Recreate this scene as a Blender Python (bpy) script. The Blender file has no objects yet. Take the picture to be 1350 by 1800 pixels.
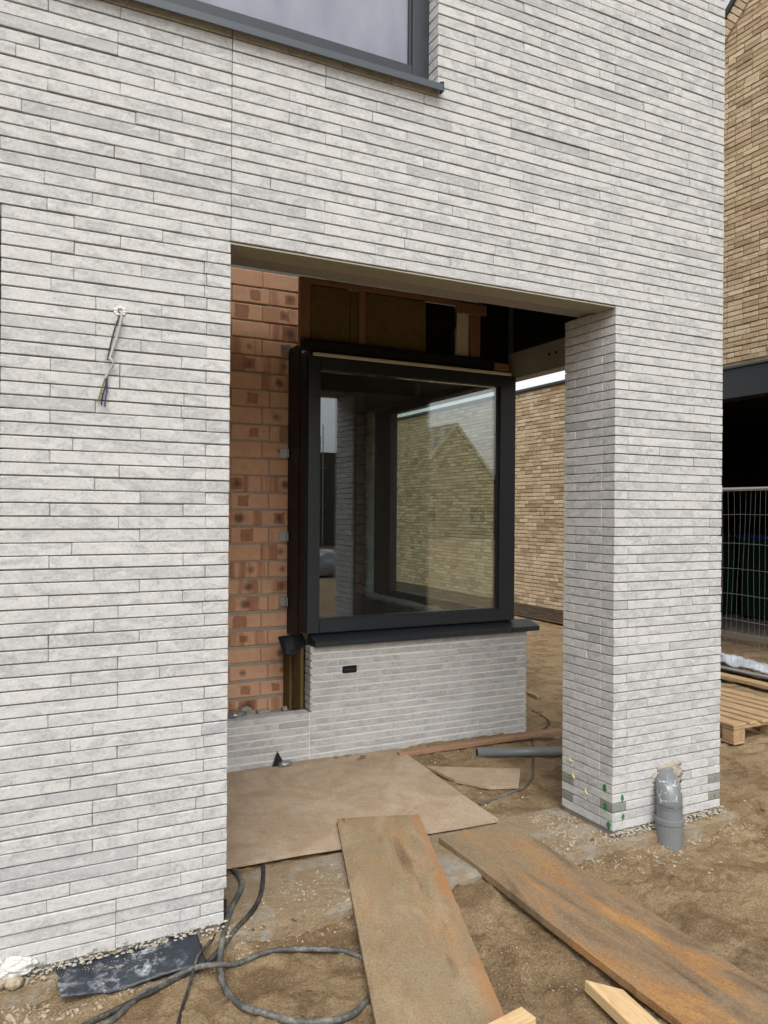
import bpy, bmesh, math, random
from mathutils import Vector, Matrix, noise
random.seed(11)
R = math.radians
sc = bpy.context.scene
# ------------------------------------------------------------------ camera
cam = bpy.data.cameras.new('camera'); camo = bpy.data.objects.new('camera', cam)
sc.collection.objects.link(camo); sc.camera = camo
cam.sensor_fit = 'HORIZONTAL'; cam.sensor_width = 24.0; cam.lens = 24.036
cam.clip_start = 0.05; cam.clip_end = 2000
CAM = Vector((0, -3.16, 1.70)); TH = R(26.68); RO = R(0.4)
_r0 = Vector((math.cos(TH), -math.sin(TH), 0)); FWD = Vector((math.sin(TH), math.cos(TH), 0)); _z = Vector((0, 0, 1))
_r = _r0 * math.cos(RO) + _z * math.sin(RO); _u = _z * math.cos(RO) - _r0 * math.sin(RO)
camo.matrix_world = Matrix(((_r.x, _u.x, -FWD.x, CAM.x), (_r.y, _u.y, -FWD.y, CAM.y), (_r.z, _u.z, -FWD.z, CAM.z), (0, 0, 0, 1)))
# ------------------------------------------------------------------ sky, sun, exposure (overcast day)
SUN_EL, SUN_AZ = 52, 200          # azimuth measured clockwise from +Y: behind the camera, a little left
w = bpy.data.worlds.new('World'); sc.world = w; w.use_nodes = True
nt = w.node_tree; bg = nt.nodes['Background']
sky = nt.nodes.new('ShaderNodeTexSky'); sky.sky_type = 'NISHITA'; sky.sun_disc = False
sky.sun_elevation = R(SUN_EL); sky.sun_rotation = R(SUN_AZ); sky.dust_density = 4.0; sky.air_density = 1.0; sky.ozone_density = 1.0
hs = nt.nodes.new('ShaderNodeHueSaturation'); hs.inputs['Saturation'].default_value = 0.10
nt.links.new(sky.outputs[0], hs.inputs['Color']); nt.links.new(hs.outputs[0], bg.inputs[0])
bg.inputs[1].default_value = 0.15
sl = bpy.data.lights.new('sun', 'SUN'); sl.energy = 0.7; sl.angle = R(35); sl.color = (1, 0.985, 0.965)
slo = bpy.data.objects.new('sun', sl); sc.collection.objects.link(slo)
sd = Vector((math.sin(R(SUN_AZ)) * math.cos(R(SUN_EL)), math.cos(R(SUN_AZ)) * math.cos(R(SUN_EL)), math.sin(R(SUN_EL))))
slo.rotation_euler = sd.to_track_quat('Z', 'Y').to_euler(); slo.location = (0, -6, 12)
vs = sc.view_settings; vs.view_transform = 'Standard'; vs.look = 'None'; vs.gamma = 1; vs.use_curve_mapping = False
vs.exposure = 0.75
# ------------------------------------------------------------------ helpers
def mesh(name, v, f, mat=None, smooth=False):
    m = bpy.data.meshes.new(name); m.from_pydata(v, [], f); m.update()
    if mat: m.materials.append(mat)
    if smooth:
        m.polygons.foreach_set('use_smooth', [True] * len(m.polygons))
    return m
def link(name, me, parent=None, mw=None):
    o = bpy.data.objects.new(name, me); sc.collection.objects.link(o)
    if mw is not None: o.matrix_basis = mw
    if parent is not None:
        o.parent = parent; o.matrix_parent_inverse = WM[parent].inverted()
    WM[o] = mw.copy() if mw is not None else Matrix()
    return o
WM = {}
def obj(name, v, f, mat, parent=None, smooth=False, mw=None):
    return link(name, mesh(name, v, f, mat, smooth), parent, mw)
def thing(name, label, cat, loc=(0, 0, 0), group=None):
    o = link(name, None, None, Matrix.Translation(loc)); tag(o, label, cat, group); return o
def tag(o, label=None, cat=None, group=None, kind=None):
    if label: o['label'] = label
    if cat: o['category'] = cat
    if group: o['group'] = group
    if kind: o['kind'] = kind
    return o
class G:                                    # collects shapes into one mesh
    def __init__(s): s.v = []; s.f = []
    def add(s, v, f):
        b = len(s.v); s.v += [tuple(p) for p in v]; s.f += [tuple(i + b for i in q) for q in f]; return s
    def box(s, x0, x1, y0, y1, z0, z1): return s.add(*cbox(x0, x1, y0, y1, z0, z1, 0))
    def cb(s, x0, x1, y0, y1, z0, z1, c=.004): return s.add(*cbox(x0, x1, y0, y1, z0, z1, c))
    def out(s, name, mat, parent=None, smooth=False, mw=None): return obj(name, s.v, s.f, mat, parent, smooth, mw)
def cbox(x0, x1, y0, y1, z0, z1, c):
    X = (x0, x1); Y = (y0, y1); Z = (z0, z1)
    if c <= 0:
        v = [(X[i], Y[j], Z[k]) for i in (0, 1) for j in (0, 1) for k in (0, 1)]
        return v, [(0, 1, 3, 2), (4, 6, 7, 5), (0, 4, 5, 1), (2, 3, 7, 6), (0, 2, 6, 4), (1, 5, 7, 3)]
    v = []; ix = {}
    for i in (0, 1):
        for j in (0, 1):
            for k in (0, 1):
                for a in range(3):
                    p = [X[i] + (c if i == 0 else -c), Y[j] + (c if j == 0 else -c), Z[k] + (c if k == 0 else -c)]
                    p[a] = (X[i], Y[j], Z[k])[a]
                    ix[i, j, k, a] = len(v); v.append(tuple(p))
    f = []
    f.append([ix[0, j, k, 0] for j, k in ((0, 0), (0, 1), (1, 1), (1, 0))]); f.append([ix[1, j, k, 0] for j, k in ((0, 0), (1, 0), (1, 1), (0, 1))])
    f.append([ix[i, 0, k, 1] for i, k in ((0, 0), (1, 0), (1, 1), (0, 1))]); f.append([ix[i, 1, k, 1] for i, k in ((0, 0), (0, 1), (1, 1), (1, 0))])
    f.append([ix[i, j, 0, 2] for i, j in ((0, 0), (0, 1), (1, 1), (1, 0))]); f.append([ix[i, j, 1, 2] for i, j in ((0, 0), (1, 0), (1, 1), (0, 1))])
    def q(a, b, c_, d, flip): f.append([a, b, c_, d] if not flip else [d, c_, b, a])
    for j in (0, 1):
        for k in (0, 1): q(ix[0, j, k, 1], ix[1, j, k, 1], ix[1, j, k, 2], ix[0, j, k, 2], (j == k))
    for i in (0, 1):
        for k in (0, 1): q(ix[i, 0, k, 0], ix[i, 1, k, 0], ix[i, 1, k, 2], ix[i, 0, k, 2], (i != k))
    for i in (0, 1):
        for j in (0, 1): q(ix[i, j, 0, 0], ix[i, j, 1, 0], ix[i, j, 1, 1], ix[i, j, 0, 1], (i == j))
    for i in (0, 1):
        for j in (0, 1):
            for k in (0, 1):
                t = [ix[i, j, k, 0], ix[i, j, k, 1], ix[i, j, k, 2]]
                f.append(t if (i + j + k) % 2 == 1 else t[::-1])
    return v, f
def rbox(*a, k=.0006):
    v, f = cbox(*a); return [(x + random.uniform(-k, k), y + random.uniform(-k, k), z + random.uniform(-k, k)) for x, y, z in v], f
def smoothpath(P, n=6):
    P = [Vector(p) for p in P]; out = []
    for i in range(len(P) - 1):
        a = P[max(i - 1, 0)]; b = P[i]; c = P[i + 1]; d = P[min(i + 2, len(P) - 1)]
        for k in range(n):
            t = k / n; out.append(.5 * ((2 * b) + (c - a) * t + (2 * a - 5 * b + 4 * c - d) * t * t + (3 * b - a - 3 * c + d) * t ** 3))
    out.append(P[-1]); return out
def tube(P, r, n=10, g=None, cap=True):
    g = g or G(); P = [Vector(p) for p in P]; rr = r if isinstance(r, (list, tuple)) else [r] * len(P)
    up = None; V = []; F = []
    for i, p in enumerate(P):
        t = (P[min(i + 1, len(P) - 1)] - P[max(i - 1, 0)]).normalized()
        if up is None:
            up = Vector((0, 0, 1)) if abs(t.z) < .9 else Vector((1, 0, 0))
        s = t.cross(up).normalized(); up = s.cross(t).normalized()
        for k in range(n):
            a = 2 * math.pi * k / n; V.append(p + (s * math.cos(a) + up * math.sin(a)) * rr[i])
    for i in range(len(P) - 1):
        for k in range(n):
            F.append((i * n + k, i * n + (k + 1) % n, (i + 1) * n + (k + 1) % n, (i + 1) * n + k))
    if cap: F.append(tuple(range(n))[::-1]); F.append(tuple((len(P) - 1) * n + k for k in range(n)))
    g.add(V, F); return g
def lump(c, s, seed=0, sub=3, amp=.3, fq=2.5, flat=None):
    bm = bmesh.new(); bmesh.ops.create_icosphere(bm, subdivisions=sub, radius=1); v = []
    for q in bm.verts:
        p = q.co; d = 1 + amp * noise.fractal(p * fq + Vector((seed, 3, 7)), 1, 2, 4)
        x = Vector((c[0] + p.x * s[0] * d, c[1] + p.y * s[1] * d, c[2] + p.z * s[2] * d))
        if flat is not None and x.z < flat: x.z = flat
        v.append(x)
    bm.verts.ensure_lookup_table(); f = [[q.index for q in fc.verts] for fc in bm.faces]; bm.free(); return v, f
def fbm(x, y, s, o=4, seed=0): return noise.fractal(Vector((x * s, y * s, seed * 7.3)), 1, 2, o)
# ------------------------------------------------------------------ materials
class NB:
    def __init__(s, name, rough=.8, spec=.3, metal=0):
        s.m = bpy.data.materials.new(name); s.m.use_nodes = True; s.t = s.m.node_tree
        s.b = s.t.nodes['Principled BSDF']; s.b.inputs['Roughness'].default_value = rough
        s.b.inputs['Specular IOR Level'].default_value = spec; s.b.inputs['Metallic'].default_value = metal; s._p = None
    def n(s, ty, ins=None, **pr):
        k = s.t.nodes.new(ty)
        for a, b in pr.items(): setattr(k, a, b)
        for a, b in (ins or {}).items(): s.set(k.inputs[a], b)
        return k
    def set(s, sock, v):
        if isinstance(v, bpy.types.NodeSocket): s.t.links.new(v, sock)
        else: sock.default_value = (*v, 1) if isinstance(v, tuple) and len(v) == 3 and sock.type == 'RGBA' else v
    @property
    def P(s):
        if s._p is None: s._p = s.n('ShaderNodeNewGeometry').outputs['Position']
        return s._p
    def O(s): return s.n('ShaderNodeTexCoord').outputs['Object']
    def Gn(s): return s.n('ShaderNodeTexCoord').outputs['Generated']
    def map(s, vec, scale=(1, 1, 1), loc=(0, 0, 0)):
        return s.n('ShaderNodeMapping', {'Vector': vec, 'Scale': scale, 'Location': loc}).outputs[0]
    def noise(s, scale, detail=4, rough=.55, vec=None, dist=0):
        return s.n('ShaderNodeTexNoise', {'Vector': vec or s.P, 'Scale': scale, 'Detail': detail, 'Roughness': rough, 'Distortion': dist}).outputs['Fac']
    def ramp(s, fac, st, interp='LINEAR'):
        k = s.n('ShaderNodeValToRGB', {'Fac': fac}); e = k.color_ramp.elements; k.color_ramp.interpolation = interp
        while len(e) < len(st): e.new(.5)
        for q, (p, c) in zip(e, st): q.position = p; q.color = (*c, 1) if len(c) == 3 else c
        return k.outputs[0]
    def step(s, fac, a, b): 
        k = s.n('ShaderNodeMapRange', {0: fac, 1: a, 2: b, 3: 0., 4: 1.}); k.clamp = True; return k.outputs[0]
    def mix(s, fac, a, b, mode='MIX'):
        k = s.n('ShaderNodeMix', data_type='RGBA', blend_type=mode)
        s.set(k.inputs[0], fac); s.set(k.inputs[6], a); s.set(k.inputs[7], b); return k.outputs[2]
    def math(s, op, a, b=0., c=None):
        k = s.n('ShaderNodeMath', {0: a, 1: b}, operation=op)
        if c is not None: s.set(k.inputs[2], c)
        return k.outputs[0]
    def rnd(s):                             # one random number per piece, loose or joined
        a = s.n('ShaderNodeAttribute', attribute_name='piece').outputs['Fac']
        return s.math('FRACT', s.math('ADD', a, s.n('ShaderNodeObjectInfo').outputs['Random']))
    def shift(s, r, k=40.):
        c = s.n('ShaderNodeCombineXYZ', {0: s.math('MULTIPLY', r, k), 1: s.math('MULTIPLY', r, k * .7), 2: s.math('MULTIPLY', r, k * 1.7)}).outputs[0]
        return s.n('ShaderNodeVectorMath', {0: s.P, 1: c}, operation='ADD').outputs[0]
    def col(s, c): s.set(s.b.inputs['Base Color'], c)
    def rough(s, c): s.set(s.b.inputs['Roughness'], c)
    def bump(s, h, dist=.003, st=1.):
        k = s.n('ShaderNodeBump', {'Height': h, 'Distance': dist, 'Strength': st})
        s.t.links.new(k.outputs[0], s.b.inputs['Normal'])
def plain(name, c, rough=.6, spec=.3, metal=0, var=.12, sc_=25, bump=.0):
    b = NB(name, rough, spec, metal); n = b.noise(sc_, 5)
    b.col(b.mix(n, tuple(x * (1 - var) for x in c), tuple(min(1, x * (1 + var)) for x in c)))
    b.rough(b.math('MULTIPLY_ADD', n, .25, rough - .12))
    if bump: b.bump(b.noise(sc_ * 6, 4), bump)
    return b.m
def grey_brick():
    b = NB('grey_brick', .92, .15); r = b.rnd(); v = b.shift(r)
    vs_ = b.map(v, (.55, .55, 1.0))
    n1 = b.noise(13, 6, .65, vs_, 1.3); n2 = b.noise(75, 5, .75, v); n3 = b.noise(330, 2, .6, v); n4 = b.noise(2.2, 3, .5, v); n5 = b.noise(30, 6, .75, vs_, .6)
    r2 = b.math('FRACT', b.math('MULTIPLY', r, 17.31)); r3 = b.math('FRACT', b.math('MULTIPLY', r, 5.77))
    tone = b.ramp(r2, [(0, (.535, .532, .516)), (.5, (.518, .516, .502)), (.88, (.505, .504, .492)), (.95, (.45, .451, .446)), (1, (.415, .417, .418))])
    patch = b.step(b.math('ADD', n1, b.math('MULTIPLY_ADD', r3, .10, -.05)), .44, .60)
    grain = b.step(b.math('MULTIPLY_ADD', n2, .45, b.math('MULTIPLY', n5, .55)), .43, .57)
    dark = b.math('MULTIPLY', patch, b.math('MULTIPLY_ADD', grain, .75, .25))
    c = b.mix(b.math('MULTIPLY', dark, .80), tone, (.265, .272, .283))
    c = b.mix(b.math('MULTIPLY', b.step(n2, .50, .66), .45), c, (.31, .31, .31))
    c = b.mix(b.math('MULTIPLY', b.step(n5, .53, .63), .5), c, (.63, .63, .615))
    c = b.mix(b.math('MULTIPLY', b.step(n3, .56, .68), .45), c, (.20, .20, .20))
    c = b.mix(b.math('MULTIPLY', b.math('MULTIPLY', b.step(r3, .97, .98), b.step(n4, .55, .66)), .3), c, (.44, .37, .27))
    b.col(c); h = b.math('MULTIPLY_ADD', n3, .5, b.math('MULTIPLY', n2, .8)); b.bump(h, .0026, .9); return b.m
def dark_brick():
    b = NB('dark_brick', .9, .2); n = b.noise(60, 5); b.col(b.mix(n, (.13, .145, .12), (.30, .30, .26))); b.bump(n, .002); return b.m
def dirty_concrete():
    b = NB('dirty_concrete', .95, .1); n = b.noise(35, 7, .7); n2 = b.noise(4.5, 7, .65, None, .8); n3 = b.noise(90, 4, .7)
    c = b.mix(n, (.24, .215, .165), (.44, .40, .33)); c = b.mix(b.step(n2, .40, .56), c, b.mix(n, (.23, .165, .095), (.37, .28, .175)))
    c = b.mix(b.math('MULTIPLY', b.step(n3, .58, .70), .5), c, (.58, .53, .44)); b.col(c); b.bump(b.math('ADD', n, b.math('MULTIPLY', n3, .5)), .02); return b.m
def mortar(name, c1, c2):
    b = NB(name, .95, .1); n = b.noise(45, 6, .65); b.col(b.mix(n, c1, c2)); b.bump(b.noise(160, 5, .7), .006); return b.m
def red_brick():
    b = NB('red_brick', .85, .25); r = b.rnd(); v = b.shift(r); g = b.Gn()
    x, _, z = [b.n('ShaderNodeSeparateXYZ', {0: g}).outputs[i] for i in range(3)]
    xs = b.math('ADD', x, b.math('MULTIPLY_ADD', r, .36, -.18))
    w_ = b.math('ADD', b.math('MULTIPLY_ADD', b.noise(22, 5, .65, v), .16, -.08), b.math('MULTIPLY_ADD', b.math('FRACT', b.math('MULTIPLY', r, 41.7)), .11, -.06))
    dx = b.math('ABSOLUTE', b.math('SUBTRACT', xs, .5)); dz = b.math('ABSOLUTE', b.math('SUBTRACT', z, .5))
    box = b.math('ADD', b.math('MAXIMUM', dx, b.math('MULTIPLY', dz, .42)), w_)
    rect = b.math('SUBTRACT', 1., b.step(box, .13, .17))
    ring = b.math('MULTIPLY', b.step(box, .09, .15), rect)
    rad = b.math('SQRT', b.math('ADD', b.math('MULTIPLY', dx, dx), b.math('MULTIPLY', b.math('MULTIPLY', dz, dz), .16)))
    spot = b.math('SUBTRACT', 1., b.step(b.math('ADD', rad, w_), .02, .13))
    str_ = b.step(b.noise(9, 3, .5, b.map(v, (1.6, 1, .12))), .45, .58)
    r2 = b.math('FRACT', b.math('MULTIPLY', r, 13.7)); r3 = b.math('FRACT', b.math('MULTIPLY', r, 29.3))
    c = b.mix(b.noise(20, 5, .6, v), (.58, .31, .175), (.74, .46, .30))
    c = b.mix(b.math('MULTIPLY', str_, b.math('MULTIPLY', b.step(r3, .55, .65), .6)), c, (.30, .10, .055))
    has = b.step(r2, .42, .46)
    c = b.mix(b.math('MULTIPLY', b.math('MULTIPLY', rect, has), .6), c, (.24, .10, .055))
    c = b.mix(b.math('MULTIPLY', b.math('MULTIPLY', ring, has), .35), c, (.20, .06, .035))
    c = b.mix(b.math('MULTIPLY', b.math('MULTIPLY', spot, b.step(r3, .35, .40)), .8), c, (.10, .06, .045))
    b.col(c); b.bump(b.noise(150, 4, .6, v), .002); return b.m
def tan_brick():
    b = NB('tan_brick', .9, .15); r = b.rnd(); v = b.shift(r)
    r2 = b.math('FRACT', b.math('MULTIPLY', r, 7.13))
    c = b.ramp(r, [(0, (.33, .245, .145)), (.25, (.45, .34, .205)), (.5, (.56, .435, .27)), (.75, (.66, .55, .39)), (1, (.49, .345, .225))])
    c = b.mix(b.math('MULTIPLY', b.step(b.noise(13, 4, .6, v), .42, .62), .55), c, b.ramp(r2, [(0, (.76, .66, .51)), (.5, (.36, .255, .155)), (1, (.62, .47, .33))]))
    c = b.mix(b.math('MULTIPLY', b.step(b.noise(45, 3, .6, v), .58, .7), .5), c, (.12, .07, .04))
    b.col(c); b.bump(b.noise(60, 4, .7, v), .012); return b.m
def soil():
    b = NB('soil', .95, .12); n = b.noise(1.6, 6, .6); n2 = b.noise(14, 8, .72); n3 = b.noise(60, 6, .75); n4 = b.noise(5, 5, .6, None, .7)
    c = b.mix(b.step(n, .35, .65), (.325, .228, .125), (.44, .325, .19))
    c = b.mix(b.math('MULTIPLY', b.step(n4, .45, .62), .75), c, (.18, .112, .055))
    c = b.mix(b.math('MULTIPLY', b.step(n2, .5, .72), .45), c, (.46, .36, .225))
    c = b.mix(b.math('MULTIPLY', b.step(n3, .52, .66), .45), c, (.19, .13, .07))
    n6 = b.noise(105, 5, .75); c = b.mix(b.math('MULTIPLY', b.step(n6, .53, .59), .6), c, (.155, .10, .055)); c = b.mix(b.math('MULTIPLY', b.math('SUBTRACT', 1., b.step(n6, .36, .42)), .6), c, (.56, .46, .32))
    b.col(c); b.rough(b.math('MULTIPLY_ADD', n4, -.3, 1.05))
    b.bump(b.math('ADD', b.math('MULTIPLY', n2, .7), b.math('MULTIPLY_ADD', n6, .25, b.math('MULTIPLY', n3, .55))), .04, 1.); return b.m
def ply(name, a, c_, mud=(.27, .20, .12), orange=0., grain=(14, 1.2, 8), mudamt=.7):
    b = NB(name, .85, .2); o = b.O(); g = b.noise(6, 6, .65, b.map(o, grain)); n = b.noise(3.2, 7, .65, o, .8); n2 = b.noise(22, 6, .7, o); n3 = b.noise(120, 3, .6, o)
    c = b.mix(g, a, c_)
    if orange:
        k = b.step(b.noise(2.0, 5, .6, b.map(o, (3.5, .9, 1), (3.1, .4, 0)), .5), .50, .62)
        c = b.mix(b.math('MULTIPLY', k, orange), c, b.mix(g, (.33, .145, .055), (.52, .30, .12)))
        k = b.step(b.noise(2.6, 4, .6, b.map(o, (2.5, .5, 1), (9, 2, 0)), .8), .56, .68)
        c = b.mix(b.math('MULTIPLY', k, .7), c, (.10, .062, .038))
    c = b.mix(b.math('MULTIPLY', b.step(n, .44, .60), mudamt), c, mud)
    c = b.mix(b.math('MULTIPLY', b.step(n2, .56, .70), .4), c, (.12, .08, .046))
    c = b.mix(b.math('MULTIPLY', b.step(b.noise(5, 7, .7, b.map(o, (1.3, .55, 1)), .5), .50, .66), .5), c, tuple(min(1, q * 1.5) for q in mud))
    c = b.mix(b.math('MULTIPLY', b.step(n2, .30, .42), -.0), c, mud)
    c = b.mix(b.math('MULTIPLY', b.step(n3, .64, .72), .45), c, (.40, .33, .24))
    n6 = b.noise(160, 4, .7, b.map(o, (1, .6, 1))); c = b.mix(b.math('MULTIPLY', b.step(n6, .53, .63), .4), c, (.10, .068, .04)); c = b.mix(b.math('MULTIPLY', b.math('SUBTRACT', 1., b.step(n6, .33, .44)), .35), c, (.48, .40, .29))
    if name == 'muddy_board':
        x = b.n('ShaderNodeSeparateXYZ', {0: o}).outputs[0]; e = b.step(b.math('ADD', x, b.math('MULTIPLY_ADD', n, .24, -.12)), .385, .44)
        c = b.mix(b.math('MULTIPLY', e, b.math('MULTIPLY', b.step(b.noise(1.5, 4, .6, b.map(o, (1, 1, 1), (5, 0, 0))), .44, .56), .8)), c, (.33, .15, .06))
    b.col(c); b.rough(b.math('MULTIPLY_ADD', n, .3, .62)); b.bump(b.math('ADD', n2, b.math('MULTIPLY', g, .5)), .006, .8); return b.m
def timber(name, a, c_, st=(.12, .07, .03)):
    b = NB(name, .75, .25); o = b.O(); g = b.noise(9, 6, .7, b.map(o, (9, .5, 9)), .5); n = b.noise(8, 5, .6, o)
    c = b.mix(b.step(g, .34, .66), a, c_); c = b.mix(b.math('MULTIPLY', b.step(n, .56, .70), .45), c, st); b.col(c); b.bump(g, .002); return b.m
def glass(name, tint, k, film=None):
    m = bpy.data.materials.new(name); m.use_nodes = True; t = m.node_tree; t.nodes.clear()
    o = t.nodes.new('ShaderNodeOutputMaterial'); tr = t.nodes.new('ShaderNodeBsdfTransparent'); gl = t.nodes.new('ShaderNodeBsdfGlossy')
    tr.inputs[0].default_value = (*tint, 1); gl.inputs['Roughness'].default_value = .0; gl.inputs[0].default_value = (.92, .95, 1, 1)
    fr = t.nodes.new('ShaderNodeFresnel'); bf = t.nodes.new('ShaderNodeNewGeometry'); io = t.nodes.new('ShaderNodeMapRange')
    io.inputs[3].default_value = 1.5; io.inputs[4].default_value = 1 / 1.5; t.links.new(bf.outputs['Backfacing'], io.inputs[0]); t.links.new(io.outputs[0], fr.inputs[0])
    mu = t.nodes.new('ShaderNodeMath'); mu.operation = 'MULTIPLY'; mu.inputs[1].default_value = k; mu.use_clamp = True
    mx = t.nodes.new('ShaderNodeMixShader'); t.links.new(fr.outputs[0], mu.inputs[0]); t.links.new(mu.outputs[0], mx.inputs[0])
    t.links.new(tr.outputs[0], mx.inputs[1]); t.links.new(gl.outputs[0], mx.inputs[2]); last = mx.outputs[0]
    if film:
        d = t.nodes.new('ShaderNodeBsdfDiffuse'); ns = t.nodes.new('ShaderNodeTexNoise'); ns.inputs['Scale'].default_value = 5; ns.inputs['Detail'].default_value = 5
        mp = t.nodes.new('ShaderNodeMapping'); mp.inputs['Scale'].default_value = (1.4, 1, .6); gg = t.nodes.new('ShaderNodeNewGeometry')
        t.links.new(gg.outputs['Position'], mp.inputs[0]); t.links.new(mp.outputs[0], ns.inputs['Vector'])
        rp = t.nodes.new('ShaderNodeValToRGB'); e = rp.color_ramp.elements; e[0].position = .25; e[1].position = .85
        e[0].color = (*film, 1); e[1].color = (.36, .375, .43, 1); t.links.new(ns.outputs['Fac'], rp.inputs[0]); t.links.new(rp.outputs[0], d.inputs[0])
        m2 = t.nodes.new('ShaderNodeMixShader'); m2.inputs[0].default_value = .8; t.links.new(last, m2.inputs[1]); t.links.new(d.outputs[0], m2.inputs[2]); last = m2.outputs[0]
    t.links.new(last, o.inputs[0]); return m
MT = dict(
    brick=grey_brick(), dbrick=dark_brick(), mortar=mortar('grey_mortar', (.225, .21, .192), (.37, .35, .325)),
    white=mortar('white_mortar', (.64, .62, .56), (.80, .78, .72)), red=red_brick(), rmortar=mortar('rough_mortar', (.30, .27, .22), (.50, .46, .39)),
    tan=tan_brick(), tmortar=mortar('brown_mortar', (.22, .17, .105), (.33, .265, .175)), soil=soil(),
    concrete=mortar('concrete', (.26, .22, .155), (.47, .41, .32)), anth=plain('anthracite_metal', (.019, .024, .030), .42, .5, 0, .12, 12),
    sill=plain('sill_metal', (.050, .062, .075), .4, .5, 0, .1, 12), slate=plain('sill_stone', (.022, .026, .031), .38, .5, 0, .3, 30),
    epdm=plain('black_membrane', (.008, .008, .009), .55, .3, 0, .3, 20), void=plain('shade_felt_black', (.010, .010, .010), .95, .05, 0, .3, 10),  # void: near-black stands in for deep shade; also colours the felt panel
    steel=plain('primed_steel', (.30, .285, .23), .6, .3, 0, .1, 8), board=plain('ceiling_board', (.21, .185, .14), .8, .2, 0, .15, 6),
    wool=plain('mineral_wool', (.16, .115, .05), .95, .05, 0, .35, 14, .01), pine=timber('raw_timber', (.22, .115, .06), (.31, .17, .095)),
    fresh=timber('fresh_timber', (.50, .325, .15), (.66, .49, .285), (.36, .17, .07)), pallet=timber('pallet_timber', (.31, .20, .105), (.50, .35, .20)),
    dirty=ply('dirty_plywood', (.35, .265, .18), (.45, .36, .265), (.25, .175, .105), 0, (3, 1, 8), .55),
    plank1=ply('muddy_board', (.19, .135, .074), (.29, .215, .127), (.25, .192, .122), .30, (5, .7, 6), .8),
    plank2=ply('rusty_board', (.17, .105, .055), (.28, .18, .095), (.215, .155, .09), .8, (7, .5, 6), .55),
    pvc=plain('grey_pvc', (.165, .175, .18), .38, .5, 0, .1, 14), hose=plain('dusty_hose', (.085, .085, .078), .6, .3, 0, .6, 35),
    hosed=plain('dark_hose', (.035, .033, .035), .55, .3, 0, .6, 35), galv=plain('galvanised', (.45, .46, .46), .4, .5, .8, .2, 40),
    wht=plain('white_trim', (.62, .58, .48), .7, .3, 0, .15, 20), foam=plain('white_foam', (.80, .80, .74), .9, .1, 0, .12, 40, .01),
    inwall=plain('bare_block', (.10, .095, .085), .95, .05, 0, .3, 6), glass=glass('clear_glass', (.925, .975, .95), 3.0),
    film=glass('filmed_glass', (.5, .5, .55), 1.3, (.25, .26, .32)), green=plain('green_paint', (.03, .17, .055), .7, .3, 0, .2, 60),
    yellow=plain('yellow_scrap', (.62, .55, .18), .7, .2, 0, .3, 60), roof=plain('roof_tile', (.045, .042, .045), .7, .3, 0, .3, 5),
    paver=plain('paving', (.30, .24, .215), .9, .2, 0, .25, 9, .01), plastic=plain('white_sheeting', (.47, .51, .55), .4, .5, 0, .25, 9),
    grass=plain('grass', (.05, .10, .02), .9, .1, 0, .4, 4), net=plain('green_net', (.10, .40, .22), .8, .1, 0, .2, 2),
    bin=plain('green_bin', (.007, .03, .018), .5, .4, 0, .1), blue=plain('blue_lid', (.006, .04, .22), .45, .4, 0, .1), black=plain('rubber_bore_black', (.012, .012, .012), .7, .2),
    wire1=plain('green_yellow_wire', (.13, .15, .03), .5, .4, 0, .3, 80), wire2=plain('black_wire', (.02, .02, .025), .5, .4), wire3=plain('blue_wire', (.03, .035, .12), .5, .4),
    sheath=plain('grey_sheath', (.33, .35, .36), .5, .4), stone=plain('pale_stone', (.39, .325, .235), .9, .15, 0, .35, 40, .004), clod=plain('soil_clod', (.26, .175, .09), .95, .1, 0, .35, 20, .004),
    chip=plain('wood_chip', (.55, .43, .25), .8, .2, 0, .3, 30), batten=timber('reddish_batten', (.26, .15, .09), (.36, .22, .14)), crumb=mortar('mortar_crumb', (.33, .29, .225), (.55, .51, .43)), pier=plain('pale_render', (.42, .37, .30), .9, .1))
def dpc_mat():
    b = NB('smeared_plastic', .5, .4); n = b.noise(18, 8, .75, b.map(b.P, (1, 1.4, 1)), .25); n2 = b.noise(3, 3)
    k = b.math('MULTIPLY', b.step(n, .51, .66), b.step(n2, .46, .60)); b.col(b.mix(k, (.022, .027, .036), (.36, .38, .40)))
    b.rough(b.math('MULTIPLY_ADD', k, .4, .38)); b.bump(b.noise(30, 4), .004); return b.m
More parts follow.
